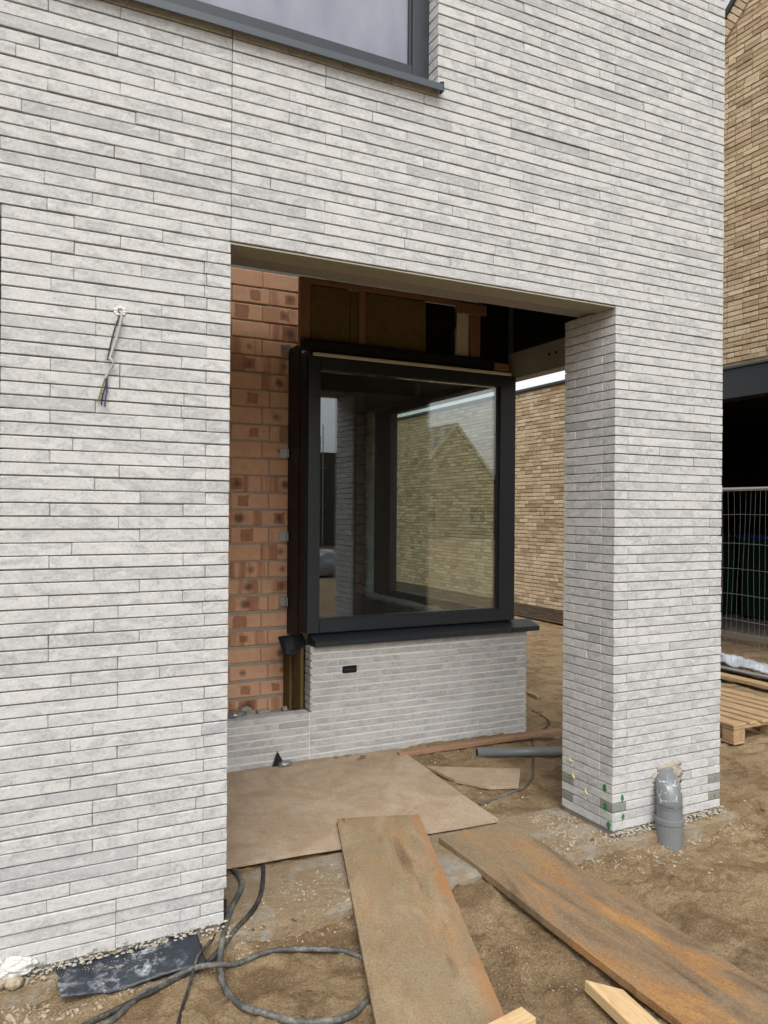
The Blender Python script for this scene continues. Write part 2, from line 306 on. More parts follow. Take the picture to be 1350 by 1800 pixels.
def rusty():
    b = NB('rusty_board', .8, .2); o = b.O(); g = b.noise(30, 5, .65, b.map(o, (4, .35, 4))); st = b.noise(1, 7, .62, b.map(o, (6.5, 1.25, 1), (2.7, 4.2, 0)), .9); m = b.noise(2.6, 7, .65, o, .7); n3 = b.noise(110, 3, .6, o); n5 = b.noise(1.6, 4, .55, b.map(o, (2, 1, 1), (7, 1, 0)))
    c = b.ramp(st, [(.26, (.10, .064, .042)), (.38, (.19, .128, .076)), (.47, (.265, .185, .112)), (.54, (.33, .17, .07)), (.63, (.43, .235, .085)), (.76, (.42, .31, .18))])
    c = b.mix(b.math('MULTIPLY', g, .35), c, (.12, .075, .04))
    y = b.n('ShaderNodeSeparateXYZ', {0: o}).outputs[1]; far = b.step(y, -.75, -.15)
    k = b.step(b.math('ADD', m, b.math('MULTIPLY_ADD', far, .22, -.05)), .47, .62)
    c = b.mix(b.math('MULTIPLY', k, .65), c, b.mix(b.noise(24, 6, .7, o), (.175, .128, .074), (.31, .24, .152)))
    n6 = b.noise(160, 4, .7, b.map(o, (1, .5, 1))); c = b.mix(b.math('MULTIPLY', b.step(n6, .53, .63), .45), c, (.09, .06, .036)); c = b.mix(b.math('MULTIPLY', b.math('SUBTRACT', 1., b.step(n6, .33, .44)), .35), c, (.46, .37, .25))
    c = b.mix(b.math('MULTIPLY', b.math('MULTIPLY', b.step(n3, .58, .68), b.step(n5, .54, .66)), .65), c, (.52, .43, .29))
    b.col(c); b.bump(b.math('ADD', g, b.noise(24, 6, .7, o)), .006); return b.m
MT['plank2'] = rusty()
MT['dpc'] = dpc_mat()
def dusty(name, c1, c2):
    b = NB(name, .7, .25); n = b.noise(11, 6, .7); n2 = b.noise(70, 4, .65); k = b.math('MULTIPLY', b.step(n, .42, .60), b.step(n2, .35, .6)); b.col(b.mix(k, c1, c2)); b.rough(b.math('MULTIPLY_ADD', k, .35, .5)); b.bump(n2, .001); return b.m
MT['hose'] = dusty('dusty_hose', (.06, .06, .057), (.20, .19, .165)); MT['hosed'] = dusty('dark_dusty_hose', (.022, .021, .023), (.11, .098, .08))
def pvc_smear():
    b = NB('smeared_pvc', .35, .5); n = b.noise(30, 6, .65, None, .8); z = b.n('ShaderNodeSeparateXYZ', {0: b.P}).outputs[2]
    k = b.math('MULTIPLY', b.step(n, .56, .66), b.step(z, .07, .14)); b.col(b.mix(k, (.155, .165, .175), (.62, .62, .59))); b.rough(b.math('MULTIPLY_ADD', k, .5, .33)); return b.m
MT['pvc_smear'] = pvc_smear()
# ------------------------------------------------------------------ ground
def sm(a, b, x):
    t = max(0., min(1., (x - a) / (b - a))); return t * t * (3 - 2 * t)
PR = [(2.02, -.38, .5), (1.86, -.62, .3), (2.75, -.62, -.4), (3.05, -.35, .9), (3.35, -.62, .2), (3.7, -.4, 1.3), (3.95, .25, .4), (4.2, .7, -.3), (3.55, -.95, .7), (1.05, -.35, .2), (.6, -.55, .8), (3.2, .75, .4), (3.45, 1.0, .9), (4.1, 1.3, .2), (4.4, -.2, .6), (2.9, -1.0, .1), (4.0, -.55, -.5)]
def gz(x, y):
    h = -.135 + .065 * sm(.1, .5, y) * (1 - sm(3.4, 4.4, x)) + .03 * sm(1.2, 1.7, y) * (1 - sm(4.2, 5, x))
    h += .012 * sm(-.05, .05, y) * (1 - sm(.5, .9, x))
    if -4 < y < 9 and -3 < x < 10:
        a = sm(-.2, -.6, y) + sm(3.5, 4.2, x); a = min(1, a)
        q = .010 + .012 * a
        h += q * fbm(x, y, 2.2, 3, 1) + .016 * abs(fbm(x, y, 6, 4, 2)) + .009 * fbm(x, y, 20, 4, 3) - .010 * max(0, .10 - abs(fbm(x * 1.3, y, 7, 3, 13))) * 8 * sm(.0, .3, fbm(x, y, 1.7, 2, 19))
        t = fbm(x * 1.0 + y * .3, y, 1.1, 2, 8)          # trodden, torn patches
        if t > .0: h += .026 * min(1, t * 3) * abs(fbm(x, y * 1.6, 11, 3, 5)) * (.5 + a)
        d = math.hypot(x - 4.05, (y + .05) * .7)          # ruts by the pillar
        if d < .8: h += .012 * math.sin((x * .95 + y * .3) * 58) * (1 - d / .8) * (x > 3.7)
        for px, py, pa in PR:
            dx, dy = x - px, y - py
            if abs(dx) < .24 and abs(dy) < .24:
                u = dx * math.cos(pa) + dy * math.sin(pa); w2 = -dx * math.sin(pa) + dy * math.cos(pa)
                e = (u / .055) ** 2 + (w2 / .15) ** 2
                if e < 1: h -= .014 * (1 - e ** 3) + .003 * math.sin(w2 * 160)
                elif e < 2.6: h += .010 * (1 - abs(e - 1.6)) * (.6 + fbm(x, y, 15, 2, 4)) if e < 2.6 and abs(e - 1.6) < 1 else 0
        b_ = sm(-.30, -.03, y) * (1 - sm(.1, .3, y)); 
        if b_ > 0: h += b_ * (.012 + .055 * fbm(x, y, 2.6, 4, 17)) * (.4 + .6 * sm(.8, 1.0, x))
    return h
def axis(fine, a, b, far):
    L = [a + (b - a) * i / round((b - a) / fine) for i in range(round((b - a) / fine) + 1)]
    s = fine; p = a; lo = []
    while p > -far: s *= 1.22; p -= s; lo.append(p)
    s = fine; p = b; hi = []
    while p < far: s *= 1.22; p += s; hi.append(p)
    return lo[::-1] + L + hi
gx = axis(.0145, -.2, 4.5, 400); gy = axis(.0145, -1.5, 1.9, 400)
gv = [(x, y, gz(x, y)) for y in gy for x in gx]; nx = len(gx)
gf = [(j * nx + i, j * nx + i + 1, (j + 1) * nx + i + 1, (j + 1) * nx + i) for j in range(len(gy) - 1) for i in range(nx - 1)]
tag(obj('ground', gv, gf, MT['soil'], None, True), 'trodden brown building-site soil', None, None, 'structure')
# concrete strip footing under the facade line
v = []; f = []; n1, n2 = 160, 14
for i in range(n1 + 1):
    x = -.6 + 4.5 * i / n1
    for j in range(n2 + 1):
        e = j / n2; y0 = -.035 + .018 * fbm(x, 0, 3, 4, 21) + (-.03 if x > 3.0 else 0) * sm(3.0, 3.1, x) - .01; y = y0 + (.47 - y0) * max(0, (j - 2)) / (n2 - 2)
        z = (-.24, -.115 + .01 * fbm(x, 0, 9, 3, 4))[j] if j < 2 else -.053 + .005 * fbm(x, y, 6, 4, 5) - (.012 if j == 2 else 0)
        if j == 0: y = y0 - .02
        if j == 1: y = y0 - .012 * abs(fbm(x, 0, 14, 3, 9))
        v.append((x, y, z))
for i in range(n1):
    for j in range(n2): a = i * (n2 + 1) + j; f.append((a, a + n2 + 1, a + n2 + 2, a + 1))
tag(obj('concrete_footing', v, f, dirty_concrete(), None, False), 'rough concrete strip footing between pier and pillar', None, None, 'structure')
def field(name, spots, mat, label, shape=8, kind='stuff'):
    g = G(); oc = [(1, 0, 0), (-1, 0, 0), (0, 1, 0), (0, -1, 0), (0, 0, 1), (0, 0, -1)]; of = [(0, 2, 4), (2, 1, 4), (1, 3, 4), (3, 0, 4), (2, 0, 5), (1, 2, 5), (3, 1, 5), (0, 3, 5)]
    bm = bmesh.new(); bmesh.ops.create_icosphere(bm, subdivisions=1, radius=1); iv = [q.co.copy() for q in bm.verts]; fi = [[q.index for q in c.verts] for c in bm.faces]; bm.free()
    for (x, y, z, s) in spots:
        M = Matrix.Rotation(random.uniform(0, 6.3), 3, Vector((random.gauss(0, 1), random.gauss(0, 1), random.gauss(0, 1))))
        S = (s * random.uniform(.7, 1.4), s * random.uniform(.6, 1.1), s * random.uniform(.4, .8)); c = Vector((x, y, z))
        src, ff = (iv, fi) if s > .006 else ([Vector(q) for q in oc], of)
        g.add([c + M @ Vector((q[0] * S[0] * random.uniform(.75, 1.2), q[1] * S[1] * random.uniform(.75, 1.2), q[2] * S[2] * random.uniform(.75, 1.2))) for q in src], ff)
    o = g.out(name, mat); tag(o, label, None, None, kind); return o
def top(x, y):
    if -.05 < y < .46 and -.5 < x < 3.85: return max(gz(x, y), -.053)
    return gz(x, y)
S = []
def scatter(n, x0, x1, y0, y1, smin, smax, cl=0):
    for _ in range(n):
        x = random.uniform(x0, x1); y = random.uniform(y0, y1)
        if cl and fbm(x, y, 3, 3, 31) < random.uniform(-.25, .35): continue
        s = smin + (smax - smin) * random.random() ** 3
        if .18 < x < .77 and -.14 < y < .06 and s > .004: continue
        S.append((x, y, top(x, y) + s * .2, s))
scatter(900, .0, .9, -.16, .02, .0025, .009); scatter(160, .0, .35, -.2, .0, .004, .016); scatter(1100, .86, 1.6, -.12, .42, .002, .008, 1)
scatter(500, 2.3, 3.0, -.15, .42, .003, .012, 1); scatter(900, 2.72, 2.985, 0, .42, .002, .009); scatter(900, 2.7, 3.95, -.26, -.02, .0025, .009, 1); scatter(160, 3.4, 3.95, -.14, -.01, .004, .012)
scatter(420, 1.4, 2.4, -.2, .1, .003, .014, 1); scatter(350, .1, 3.5, -1.2, 0, .002, .007, 1); scatter(300, 3.0, 5.2, -1, 2, .002, .01, 1)
scatter(900, 2.9, 4.6, -1.3, .6, .0015, .005, 1); scatter(40, 3.2, 4.6, -1.0, .6, .005, .013); scatter(160, 2.6, 3.9, .5, 1.75, .003, .011, 1); scatter(200, 3.8, 4.6, .8, 2.6, .004, .013, 1)
field('gravel', S, MT['stone'], 'pale crushed mortar and gravel crumbs strewn along the wall foot')
S = []
scatter(2200, .1, 4.6, -1.4, .0, .003, .011, 1); scatter(500, 2.6, 5.0, 0, 2.0, .004, .018, 1); scatter(1200, 3.4, 5.2, -.8, 1.4, .003, .014, 1); scatter(900, 1.7, 2.3, -.9, -.1, .002, .010, 1)
scatter(5000, .1, 4.8, -1.5, .0, .002, .008, 1); scatter(2600, 2.6, 5.2, 0, 2.2, .003, .009, 1)
field('soil_clods', S, MT['soil'], 'small brown soil clods scattered over the ground')
S = []
scatter(420, 1.75, 2.15, -.85, -.35, .0012, .004, 1); scatter(300, .3, 4.5, -1.3, .3, .0015, .005, 1); scatter(150, 2.6, 4.5, .2, 1.9, .002, .007, 1)
field('wood_chips', S, MT['chip'], 'pale sawdust and wood chips scattered over the soil')
# ------------------------------------------------------------------ the grey house
house = thing('house', 'pale grey long-brick house with recessed porch, pillar and black corner window', 'house', (1.9, 1, 0))
C = .05; ZL = 2.825
core = G()
core.box(.018, .853, .0105, .41, .126, 2.83); core.box(.018, .845, .019, .408, -.05, .1255)                        # left pier
core.box(2.997, 3.808, .0105, .409, -.05, 2.83)                     # pillar
core.box(-3, -.01, .0105, .41, .126, 2.83); core.box(-3, -.0102, .019, .409, -.05, .1255)
core.box(-3, 3.809, .0105, .31, 2.831, 3.69); core.box(-.0095, .0175, .05, .40, -.05, 2.829)
core.box(1.872, 3.809, .013, .312, 3.69, 5.9); core.box(-3, -1.01, .014, .311, 3.69, 5.9); core.box(-1.01, 1.872, .015, .309, 5.31, 5.9)
core.box(.021, .846, .02, .405, -.09, -.05); core.box(2.999, 3.8, .02, .4, -.09, -.05)
facade = core.out('facade_wall', MT['mortar'], house)
BR = []     # (x0,x1,y0,y1,z0,z1,material key, wall key)
def row(x0, x1, y0, y1, z, wall='f', head0=None, head1=None, lens=(.50, .50, .50, .50, .50, .50, .40, .33, .25)):
    cuts = [x0]; end = x1
    if head0: cuts.append(x0 + head0)
    if head1: end = x1 - head1
    p = cuts[-1]
    first = random.choice((.5, .42, .33, .25, .17)) if not head0 else random.choice(lens)
    while True:
        p += first if len(cuts) == 1 else random.choice(lens)
        if p > end - .07: break
        cuts.append(p)
    cuts.append(end)
    if head1: cuts.append(x1)
    for a, b in zip(cuts[:-1], cuts[1:]):
        g = random.choice((.0002, .0003, .0005, .0005, .0008, .0018)); j = random.gauss(0, .0011); dz = random.gauss(0, .0006); j = j if wall == 'f' else max(-.002, min(.0006, j))
        BR.append((a + g, b - g, y0 + j, y1, z + (.0022 if wall == 'f' else .004) + dz, z + (.0477 if wall == 'f' else .046) + dz + random.gauss(0, .0003), 'brick', wall))
for k in range(0, 62):
    z = ZL + k * C
    hd = .1 if k % 2 else None
    if z < 3.69: row(-3, .8643, 0, .1, z); row(.8657, 3.82, 0, .1, z, head1=hd)
    elif z < 5.3: row(-3, -1.0, 0, .1, z); row(1.86, 3.82, 0, .1, z, head0=(.21 if k % 2 else None), head1=hd)
    else: row(-3, 3.82, 0, .1, z, head1=hd)
for k in range(1, 58):
    z = ZL - k * C
    odd = (k - 1) % 2
    x1, y0 = (.865, 0) if z > .12 else (.857, .007)
    if z > -.03:
        row(.0055, x1, y0, y0 + .1, z, head1=.1 if odd else None); row(-3, .0025, y0, y0 + .1, z)
    if z > -.06:
        row(2.985, 3.82, 0, .1, z, head0=None if odd else .1, head1=.1 if odd else None)
        for a, b in (((.1, .32), (.32, .42)) if odd else ((.1, .21), (.21, .42))):
            j = random.gauss(0, .0006); BR.append((2.985 + j, 3.085, a + .0015, b - .0015, z + .0022, z + .0477, 'brick', 'f'))
# dark paint-marked header bricks at the pillar foot
for i, q in enumerate(BR):
    cx = (q[0] + q[1]) / 2; cy = (q[2] + q[3]) / 2; L = q[1] - q[0]
    if q[5] < .26 and q[4] > 0 and q[7] == 'f' and abs(q[0] - 2.985) < .01 and L < .12 and q[2] < .01 and random.random() < .8: BR[i] = q[:6] + ('dbrick', 'f')
    if q[5] < .18 and q[4] > 0 and q[1] > 3.8 and L < .12: BR[i] = q[:6] + ('dbrick', 'f')
    if q[5] < .2 and q[4] > 0 and q[0] < 3 and q[0] > 2.95 and q[2] > .3: BR[i] = q[:6] + ('dbrick', 'f')
# bay: low wall under the corner window and ledge to its left
YB = 1.83
bay = G(); bay.box(1.957, 3.785, YB + .0028, YB + .1, -.1, .755); bay.box(.32, 1.955, YB + .0029, YB + .099, -.1, .305); bay.box(3.69, 3.784, YB + .101, 4.6, -.1, .754)
baywall = bay.out('bay_wall', MT['white'], house)
for k in range(1, 19):
    z = .762 - k * C
    if z < -.1: break
    if z > .30: row(1.943, 3.798, YB, YB + .1, z, 'b', head0=.21 if k % 3 == 0 else None, head1=.1 if k % 2 else None)
    else: row(.32, 1.942, YB, YB + .1, z, 'b'); row(1.946, 3.798, YB, YB + .1, z, 'b', head1=.1 if k % 2 else None)
# red block inner leaf, standing behind the ledge
YR = 2.25; CR = .1243
inner = G().box(.3, 2.09, YR + .009, YR + .2, -.1, 3.42).box(.30, .42, .45, YR + .011, -.1, 3.41).out('inner_wall', MT['rmortar'], house)
RB = []
for k in range(-6, 21):
    z = .84 + CR * k; p = 1.773 if k % 2 else 1.719
    cuts = sorted([p - .283 * q for q in range(0, 5)] + [p + .283, 2.085]); cuts = [.44] + [c for c in cuts if .5 < c < 2.09]; cuts = cuts if cuts[-1] - cuts[-2] > .03 else cuts[:-2] + cuts[-1:]
    jt = .013 if k > 2 else .024
    for a, b in zip(cuts[:-1], cuts[1:]): RB.append((a + .0035, b - .0035, YR + random.gauss(0, .0015), YR + .1, z + jt * .5 + random.gauss(0, .0015), z + CR - jt * .5, 'red', 'r'))
def brick_cache(q, c, cache={}):
    L, D, H = round(q[1] - q[0], 2), round(q[3] - q[2], 2), q[5] - q[4]
    L = max(L, .03); key = (L, D, round(H, 3), q[6])
    if key not in cache: cache[key] = mesh('brick', *cbox(-.5, .5, -.5, .5, -.5, .5, 0), MT[q[6]]) if c == 0 else mesh('brick', *rbox(-L / 2, L / 2, -D / 2, D / 2, -H / 2, H / 2, c), MT[q[6]])
    return cache[key], L, D, H
def place(q, parent, c, name='brick'):
    me, L, D, H = brick_cache(q, c)
    x0, x1, y0, y1, z0, z1 = q[:6]; sx = (x1 - x0) / L; sy = (y1 - y0) / D
    M = Matrix.Translation(((x0 + x1) / 2, (y0 + y1) / 2, (z0 + z1) / 2)) @ Matrix.Rotation((random.gauss(0, .0012) if q[7] != 'b' else 0), 4, 'X') @ Matrix.Diagonal((sx, sy, 1, 1))
    return link(name, me, parent, M)
def joined(name, L, parent, c, mat):
    v = []; f = []; at = []
    for q in L:
        a, b = rbox(*q[:6], c); n0 = len(v); v += a; f += [tuple(i + n0 for i in t) for t in b]; at += [random.random()] * len(a)
    o = obj(name, v, f, mat, parent); A = o.data.attributes.new('piece', 'FLOAT', 'POINT'); A.data.foreach_set('value', at); tag(o, kind='stuff'); return o
def seen(q, lim=0):
    p = Vector(((q[0] + q[1]) / 2, q[2], (q[4] + q[5]) / 2)) - CAM; zc = p.dot(FWD); u = 675 + 1352 * p.dot(_r) / zc; v_ = 900 - 1352 * p.dot(_u) / zc
    if not (-60 < u < 1400 and -30 < v_ < 1800): return 0
    return max(q[1] - q[0], q[3] - q[2]) / zc ** 2
order = sorted([q for q in BR if q[6] == 'brick'], key=lambda q: -seen(q) * (1 if q[7] == 'f' else .9) * (0 if q[1] < 0 and q[5] < 2.8 else 1))
for q in order[:300]: place(q, facade if q[7] == 'f' else baywall, .0024)
rest = order[300:]
joined('brickwork', [q for q in rest if q[7] == 'f'], facade, .0024, MT['brick']); joined('brickwork', [q for q in rest if q[7] == 'b'], baywall, .003, MT['brick'])
for q in BR:
    if q[6] == 'dbrick': place(q, facade, .003, 'brick')
for q in RB: place(q, inner, .004, 'red_brick')
# lintel plate and porch ceiling
lp = G(); lp.box(.858, 2.984, .004, .145, 2.816, 2.8225); lp.box(.858, 2.984, .128, .145, 2.8235, 2.87)
lp.out('lintel_plate', MT['steel'], house)
G().box(.3, 3.40, .312, 1.99, 3.40, 3.42).out('porch_ceiling', MT['board'], house)
G().box(.3, 3.70, .3125, .33, 2.84, 3.40).box(3.41, 3.70, .331, 2.24, 3.88, 3.9).box(3.68, 3.699, .331, 1.88, 2.99, 3.88).box(3.42, 3.698, 1.97, 1.99, 2.795, 3.88).box(3.405, 3.419, .34, 1.96, 3.43, 3.88).out('void_shade_lining', MT['void'], house)  # added black sheets put the dark of the open void into colour
G().box(3.70, 3.80, .32, 5.9, 2.9865, 5.9).box(-3, 3.69, 5.8, 5.9, 3.45, 5.9).out('upper_wall', MT['inwall'], house)
# header zone above the window
zone = link('window_header', None, house, Matrix.Translation((2.6, 1.95, 2.9))); 
def hpart(n, m, *b, c=.004):
    g = G(); 
    for q in b: g.cb(*q, c)
    return g.out(n, m, zone)
hpart('timber_rail', MT['pine'], (1.885, 3.42, 1.925, 1.97, 3.315, 3.352)); hpart('timber_post', MT['pine'], (1.885, 1.965, 1.93, 1.968, 2.86, 3.313))
hpart('timber_post', MT['pine'], (2.345, 2.40, 1.932, 1.968, 2.86, 3.313)); hpart('timber_post', MT['pine'], (3.31, 3.40, 1.93, 1.968, 2.86, 3.313)); hpart('timber_block', MT['pine'], (3.16, 3.44, 1.90, 1.924, 3.25, 3.33))
hpart('insulation_slab', MT['wool'], (1.967, 2.28, 1.945, 1.99, 2.86, 3.312), c=.01); hpart('insulation_slab', MT['wool'], (2.285, 2.343, 1.955, 1.99, 2.86, 3.312), c=.006); hpart('insulation_slab', MT['wool'], (2.403, 2.915, 1.943, 1.99, 2.86, 3.312), c=.01)
hpart('felt_panel', MT['void'], (2.92, 3.19, 1.97, 1.992, 2.86, 3.312)); hpart('white_board', MT['wht'], (3.195, 3.305, 1.955, 1.99, 2.88, 3.275))
hpart('membrane_band', MT['epdm'], (1.885, 3.52, 1.885, 1.924, 2.825, 2.915), c=.015); hpart('trim_strip', MT['wht'], (1.965, 3.655, 1.862, 1.884, 2.792, 2.815)); hpart('timber_block', MT['pine'], (3.50, 3.635, 1.87, 1.92, 2.826, 2.885))
tube(smoothpath([(3.165, 1.92, 3.29), (3.15, 1.90, 3.15), (3.13, 1.91, 3.05), (3.11, 1.9, 2.95)]), .006, 6).out('loose_wire', MT['wire2'], zone)
# steel channel carrying the wall over the side opening
beam = link('steel_beam', None, house, Matrix.Translation((3.7, 1.1, 2.78)))
G().box(3.70, 3.712, .40, 4.6, 2.79, 2.9855).out('web', MT['steel'], beam); G().cb(3.711, 3.818, .40, 4.6, 2.777, 2.789, .003).box(3.70, 3.7105, .40, 1.879, 2.778, 2.7885).out('flange', MT['steel'], beam); G().box(3.713, 3.81, .41, 4.6, 2.972, 2.985).out('flange', MT['steel'], beam)
for yy in (1.37, 1.45): tube([(3.696, yy, 2.895), (3.71, yy, 2.895)], .011, 8).out('bolt_hole', MT['void'], beam)  # black discs painted as the dark of the bolt holes
# corner window
cw = link('corner_window', None, house, Matrix.Translation((2.8, 1.9, .84)))
Y0, Y1 = 1.88, 1.965
fr = G(); fr.cb(1.935, 2.028, Y0, Y1, .842, 2.79); fr.cb(3.562, 3.71, Y0, Y1, .842, 2.79); fr.cb(2.029, 3.561, Y0 + .001, Y1 - .001, .842, .936); fr.cb(2.029, 3.561, Y0 + .001, Y1 - .001, 2.70, 2.79)
fr.box(3.553, 3.5615, Y0 + .02, Y1 - .01, .937, 2.699); fr.box(2.0285, 2.036, Y0 + .02, Y1 - .01, .937, 2.699); fr.box(2.037, 3.552, Y0 + .02, Y1 - .01, .9365, .944)
fr.out('frame', MT['anth'], cw)
G().box(2.032, 3.557, 1.915, 1.939, .938, 2.698).out('pane', MT['glass'], cw)
fs = G(); fs.cb(3.625, 3.709, 1.967, 2.04, .843, 2.789); fs.cb(3.625, 3.709, 3.92, 4.05, .843, 2.789); fs.cb(3.632, 3.7085, 4.052, 4.31, .844, 2.788); fs.cb(3.626, 3.708, 2.041, 3.919, .843, .90); fs.cb(3.626, 3.708, 2.041, 3.919, 2.712, 2.789)
fs.out('side_frame', MT['anth'], cw); G().box(3.655, 3.679, 2.036, 3.925, .897, 2.714).out('side_pane', MT['glass'], cw)
g = G()
for i in range(66): g.add(*lump((3.615 + random.gauss(0, .005), 4.37 + random.gauss(0, .007), .80 + i * .03), (.05, .055, .045), i, 2, .25))
for i in range(76): g.add(*lump((3.61 + random.gauss(0, .005), 2.1 + i * .03, .80 + random.gauss(0, .004)), (.05, .045, .03), i + 90, 2, .25))
g.out('foam_seal', MT['foam'], cw, True)
def wedge(x0, x1, name):
    y0, y1 = 1.787, 1.93
    p = [(y0, .760), (y1, .760), (y1, .838), (y0 + .004, .798), (y0, .794)]; v = [(x0, a, b) for a, b in p] + [(x1, a, b) for a, b in p]
    return obj(name, v, [(4, 3, 2, 1, 0), (5, 6, 7, 8, 9)] + [(i, (i + 1) % 5, 5 + (i + 1) % 5, 5 + i) for i in range(5)], MT['slate'], cw)
wedge(1.965, 3.622, 'sill'); wedge(3.627, 3.888, 'sill')
G().box(3.80, 3.887, 1.931, 4.5, .76, .80).box(3.71, 3.799, 1.935, 4.5, .762, .832).out('side_sill', MT['slate'], cw)
# membrane at the left of the frame
G().cb(1.917, 1.934, 2.01, 2.249, .80, 2.90, .006).cb(1.922, 1.9345, 1.89, 2.005, .845, 2.79, .003).out('side_membrane', MT['epdm'], cw)
G().cb(1.925, 1.945, 1.925, 1.99, .85, 2.78, .004).out('frame_edge', MT['sill'], cw)
v = []; f = []
for i in range(13):
    for j in range(9):
        a = i / 12; b = j / 8; v.append((1.775 + .185 * a, 2.02 - .09 * b + .012 * math.sin(a * 9), .815 - .105 * b + .02 * math.sin(a * 6 + b * 3) * b + .01 * a))
for i in range(12):
    for j in range(8): f.append((i * 9 + j, i * 9 + j + 1, i * 9 + j + 10, i * 9 + j + 9))
o = obj('membrane_flap', v, f, MT['epdm'], cw, True); md = o.modifiers.new('thickness', 'SOLIDIFY'); md.thickness = .004
G().cb(1.915, 1.94, 1.94, 2.1, .28, .74, .006).cb(1.89, 1.912, 2.1, 2.24, .26, .72, .006).out('cavity_insulation', MT['wool'], house)
for z in (2.893, 2.128, 1.514, 1.034):
    br = G().box(1.855, 1.935, YR - .012, YR - .008, z - .033, z + .033); br.box(1.9, 1.905, YR - .06, YR - .012, z - .03, z + .03)
    for a in (1.868, 1.885): tube([(a, YR - .02, z + .012), (a, YR - .005, z + .012)], .006, 7, br)
    br.out('fixing_bracket', MT['galv'], cw)
# room behind the glass
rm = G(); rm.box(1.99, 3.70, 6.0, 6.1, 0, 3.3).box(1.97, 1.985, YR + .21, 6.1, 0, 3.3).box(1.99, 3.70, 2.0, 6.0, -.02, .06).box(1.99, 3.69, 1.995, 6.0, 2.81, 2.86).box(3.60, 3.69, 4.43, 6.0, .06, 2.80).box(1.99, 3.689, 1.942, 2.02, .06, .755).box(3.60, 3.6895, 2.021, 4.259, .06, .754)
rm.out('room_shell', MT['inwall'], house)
for k in range(18): place((3.585, 3.62, 4.44, 4.68, .8 + k * .11, .8 + k * .11 + .1, 'red', 'r'), inner, .004, 'red_brick')
# airbrick in the bay wall
ab = link('vent_brick', None, house, Matrix.Translation((2.243, 1.83, .56)))
G().cb(2.187, 2.298, 1.822, 1.85, .556, .607, .006).out('vent_body', MT['epdm'], ab); G().cb(2.20, 2.285, 1.818, 1.8215, .576, .586, .001).out('vent_slot', MT['slate'], ab)
# upper window
uw = link('upper_window', None, house, Matrix.Translation((.4, .1, 3.7)))
ug = G(); ug.cb(1.772, 1.866, .09, .17, 3.742, 5.29); ug.cb(-.99, 1.771, .091, .169, 3.742, 3.85); ug.cb(-.99, -.9, .0905, .17, 3.851, 5.2); ug.cb(-.99, 1.771, .0912, .17, 5.2, 5.29)
ug.cb(1.760, 1.773, .105, .16, 3.852, 5.19, .002)
ug.out('frame', MT['anth'], uw); G().box(-.9, 1.765, .125, .149, 3.845, 5.205).out('pane', MT['film'], uw)
p = [(-.045, 3.685), (-.04, 3.683), (-.04, 3.709), (.088, 3.742), (.088, 3.750), (-.045, 3.716)]
v = [(-1.0, a, b) for a, b in p] + [(1.862, a, b) for a, b in p]
obj('sill', v, [(5, 4, 3, 2, 1, 0), (6, 7, 8, 9, 10, 11)] + [(i, (i + 1) % 6, 6 + (i + 1) % 6, 6 + i) for i in range(6)], MT['sill'], uw)
v = [(x, a, b) for x in (1.8625, 1.867) for a, b in ((-.046, 3.683), (-.008, 3.683), (-.008, 3.745), (-.046, 3.728))]
obj('sill_end', v, [(3, 2, 1, 0), (4, 5, 6, 7), (0, 1, 5, 4), (1, 2, 6, 5), (2, 3, 7, 6), (3, 0, 4, 7)], MT['sill'], uw)
G().box(-1, 1.86, .3, .32, 3.7, 5.3).out('blind_board', MT['inwall'], uw)
# paint marks, mortar smears
def dab(x, z, w_, h, y, mat, side=False):
    g = G(); sd_ = random.random() * 90
    if not side: g.add(*lump((x, y, z), (w_ / 2, .0016, h / 2), sd_, 3, .7, 2.2))
    else: g.add(*lump((2.9845, x, z), (.0016, w_ / 2, h / 2), sd_, 3, .7, 2.2))
    g.out('paint_mark', mat, house)
for x, z in ((3.055, .148), (3.06, .045)): dab(x, z, .018, .036, 0, MT['green'])
dab(3.775, .15, .012, .03, 0, MT['green']); dab(3.772, .048, .01, .02, 0, MT['green'])
for y, z in ((.061, .195), (.055, .096), (.03, .0)): dab(y, z, .026, .038, 0, MT['green'], True)
dab(.355, .157, .02, .03, 0, MT['green'], True)
g = G(); 
for i in range(40):
    a = i * 2.4; q = .058 + random.gauss(0, .014); g.add(*lump((3.40 + q * 1.2 * math.cos(a), .0, .225 + q * .9 * math.sin(a)), (random.uniform(.025, .05), .0032, random.uniform(.012, .024)), i, 3, .7, 5))
g.out('mortar_patch', MT['crumb'], house, True)
g = G()
for i in range(330):
    x = random.uniform(.0, .86); g.add(*lump((x, random.uniform(-.012, .02), -.035 + random.gauss(0, .014)), (random.uniform(.003, .012), .007, random.uniform(.002, .006)), i, 1, .6))
for i in range(420):
    x = random.uniform(2.98, 3.83); g.add(*lump((x, random.uniform(-.03, .01), -.045 + random.gauss(0, .012)), (random.uniform(.003, .012), .008, random.uniform(.002, .006)), i + 99, 1, .6))
tag(g.out('mortar_droppings', MT['crumb'], house), kind='stuff')
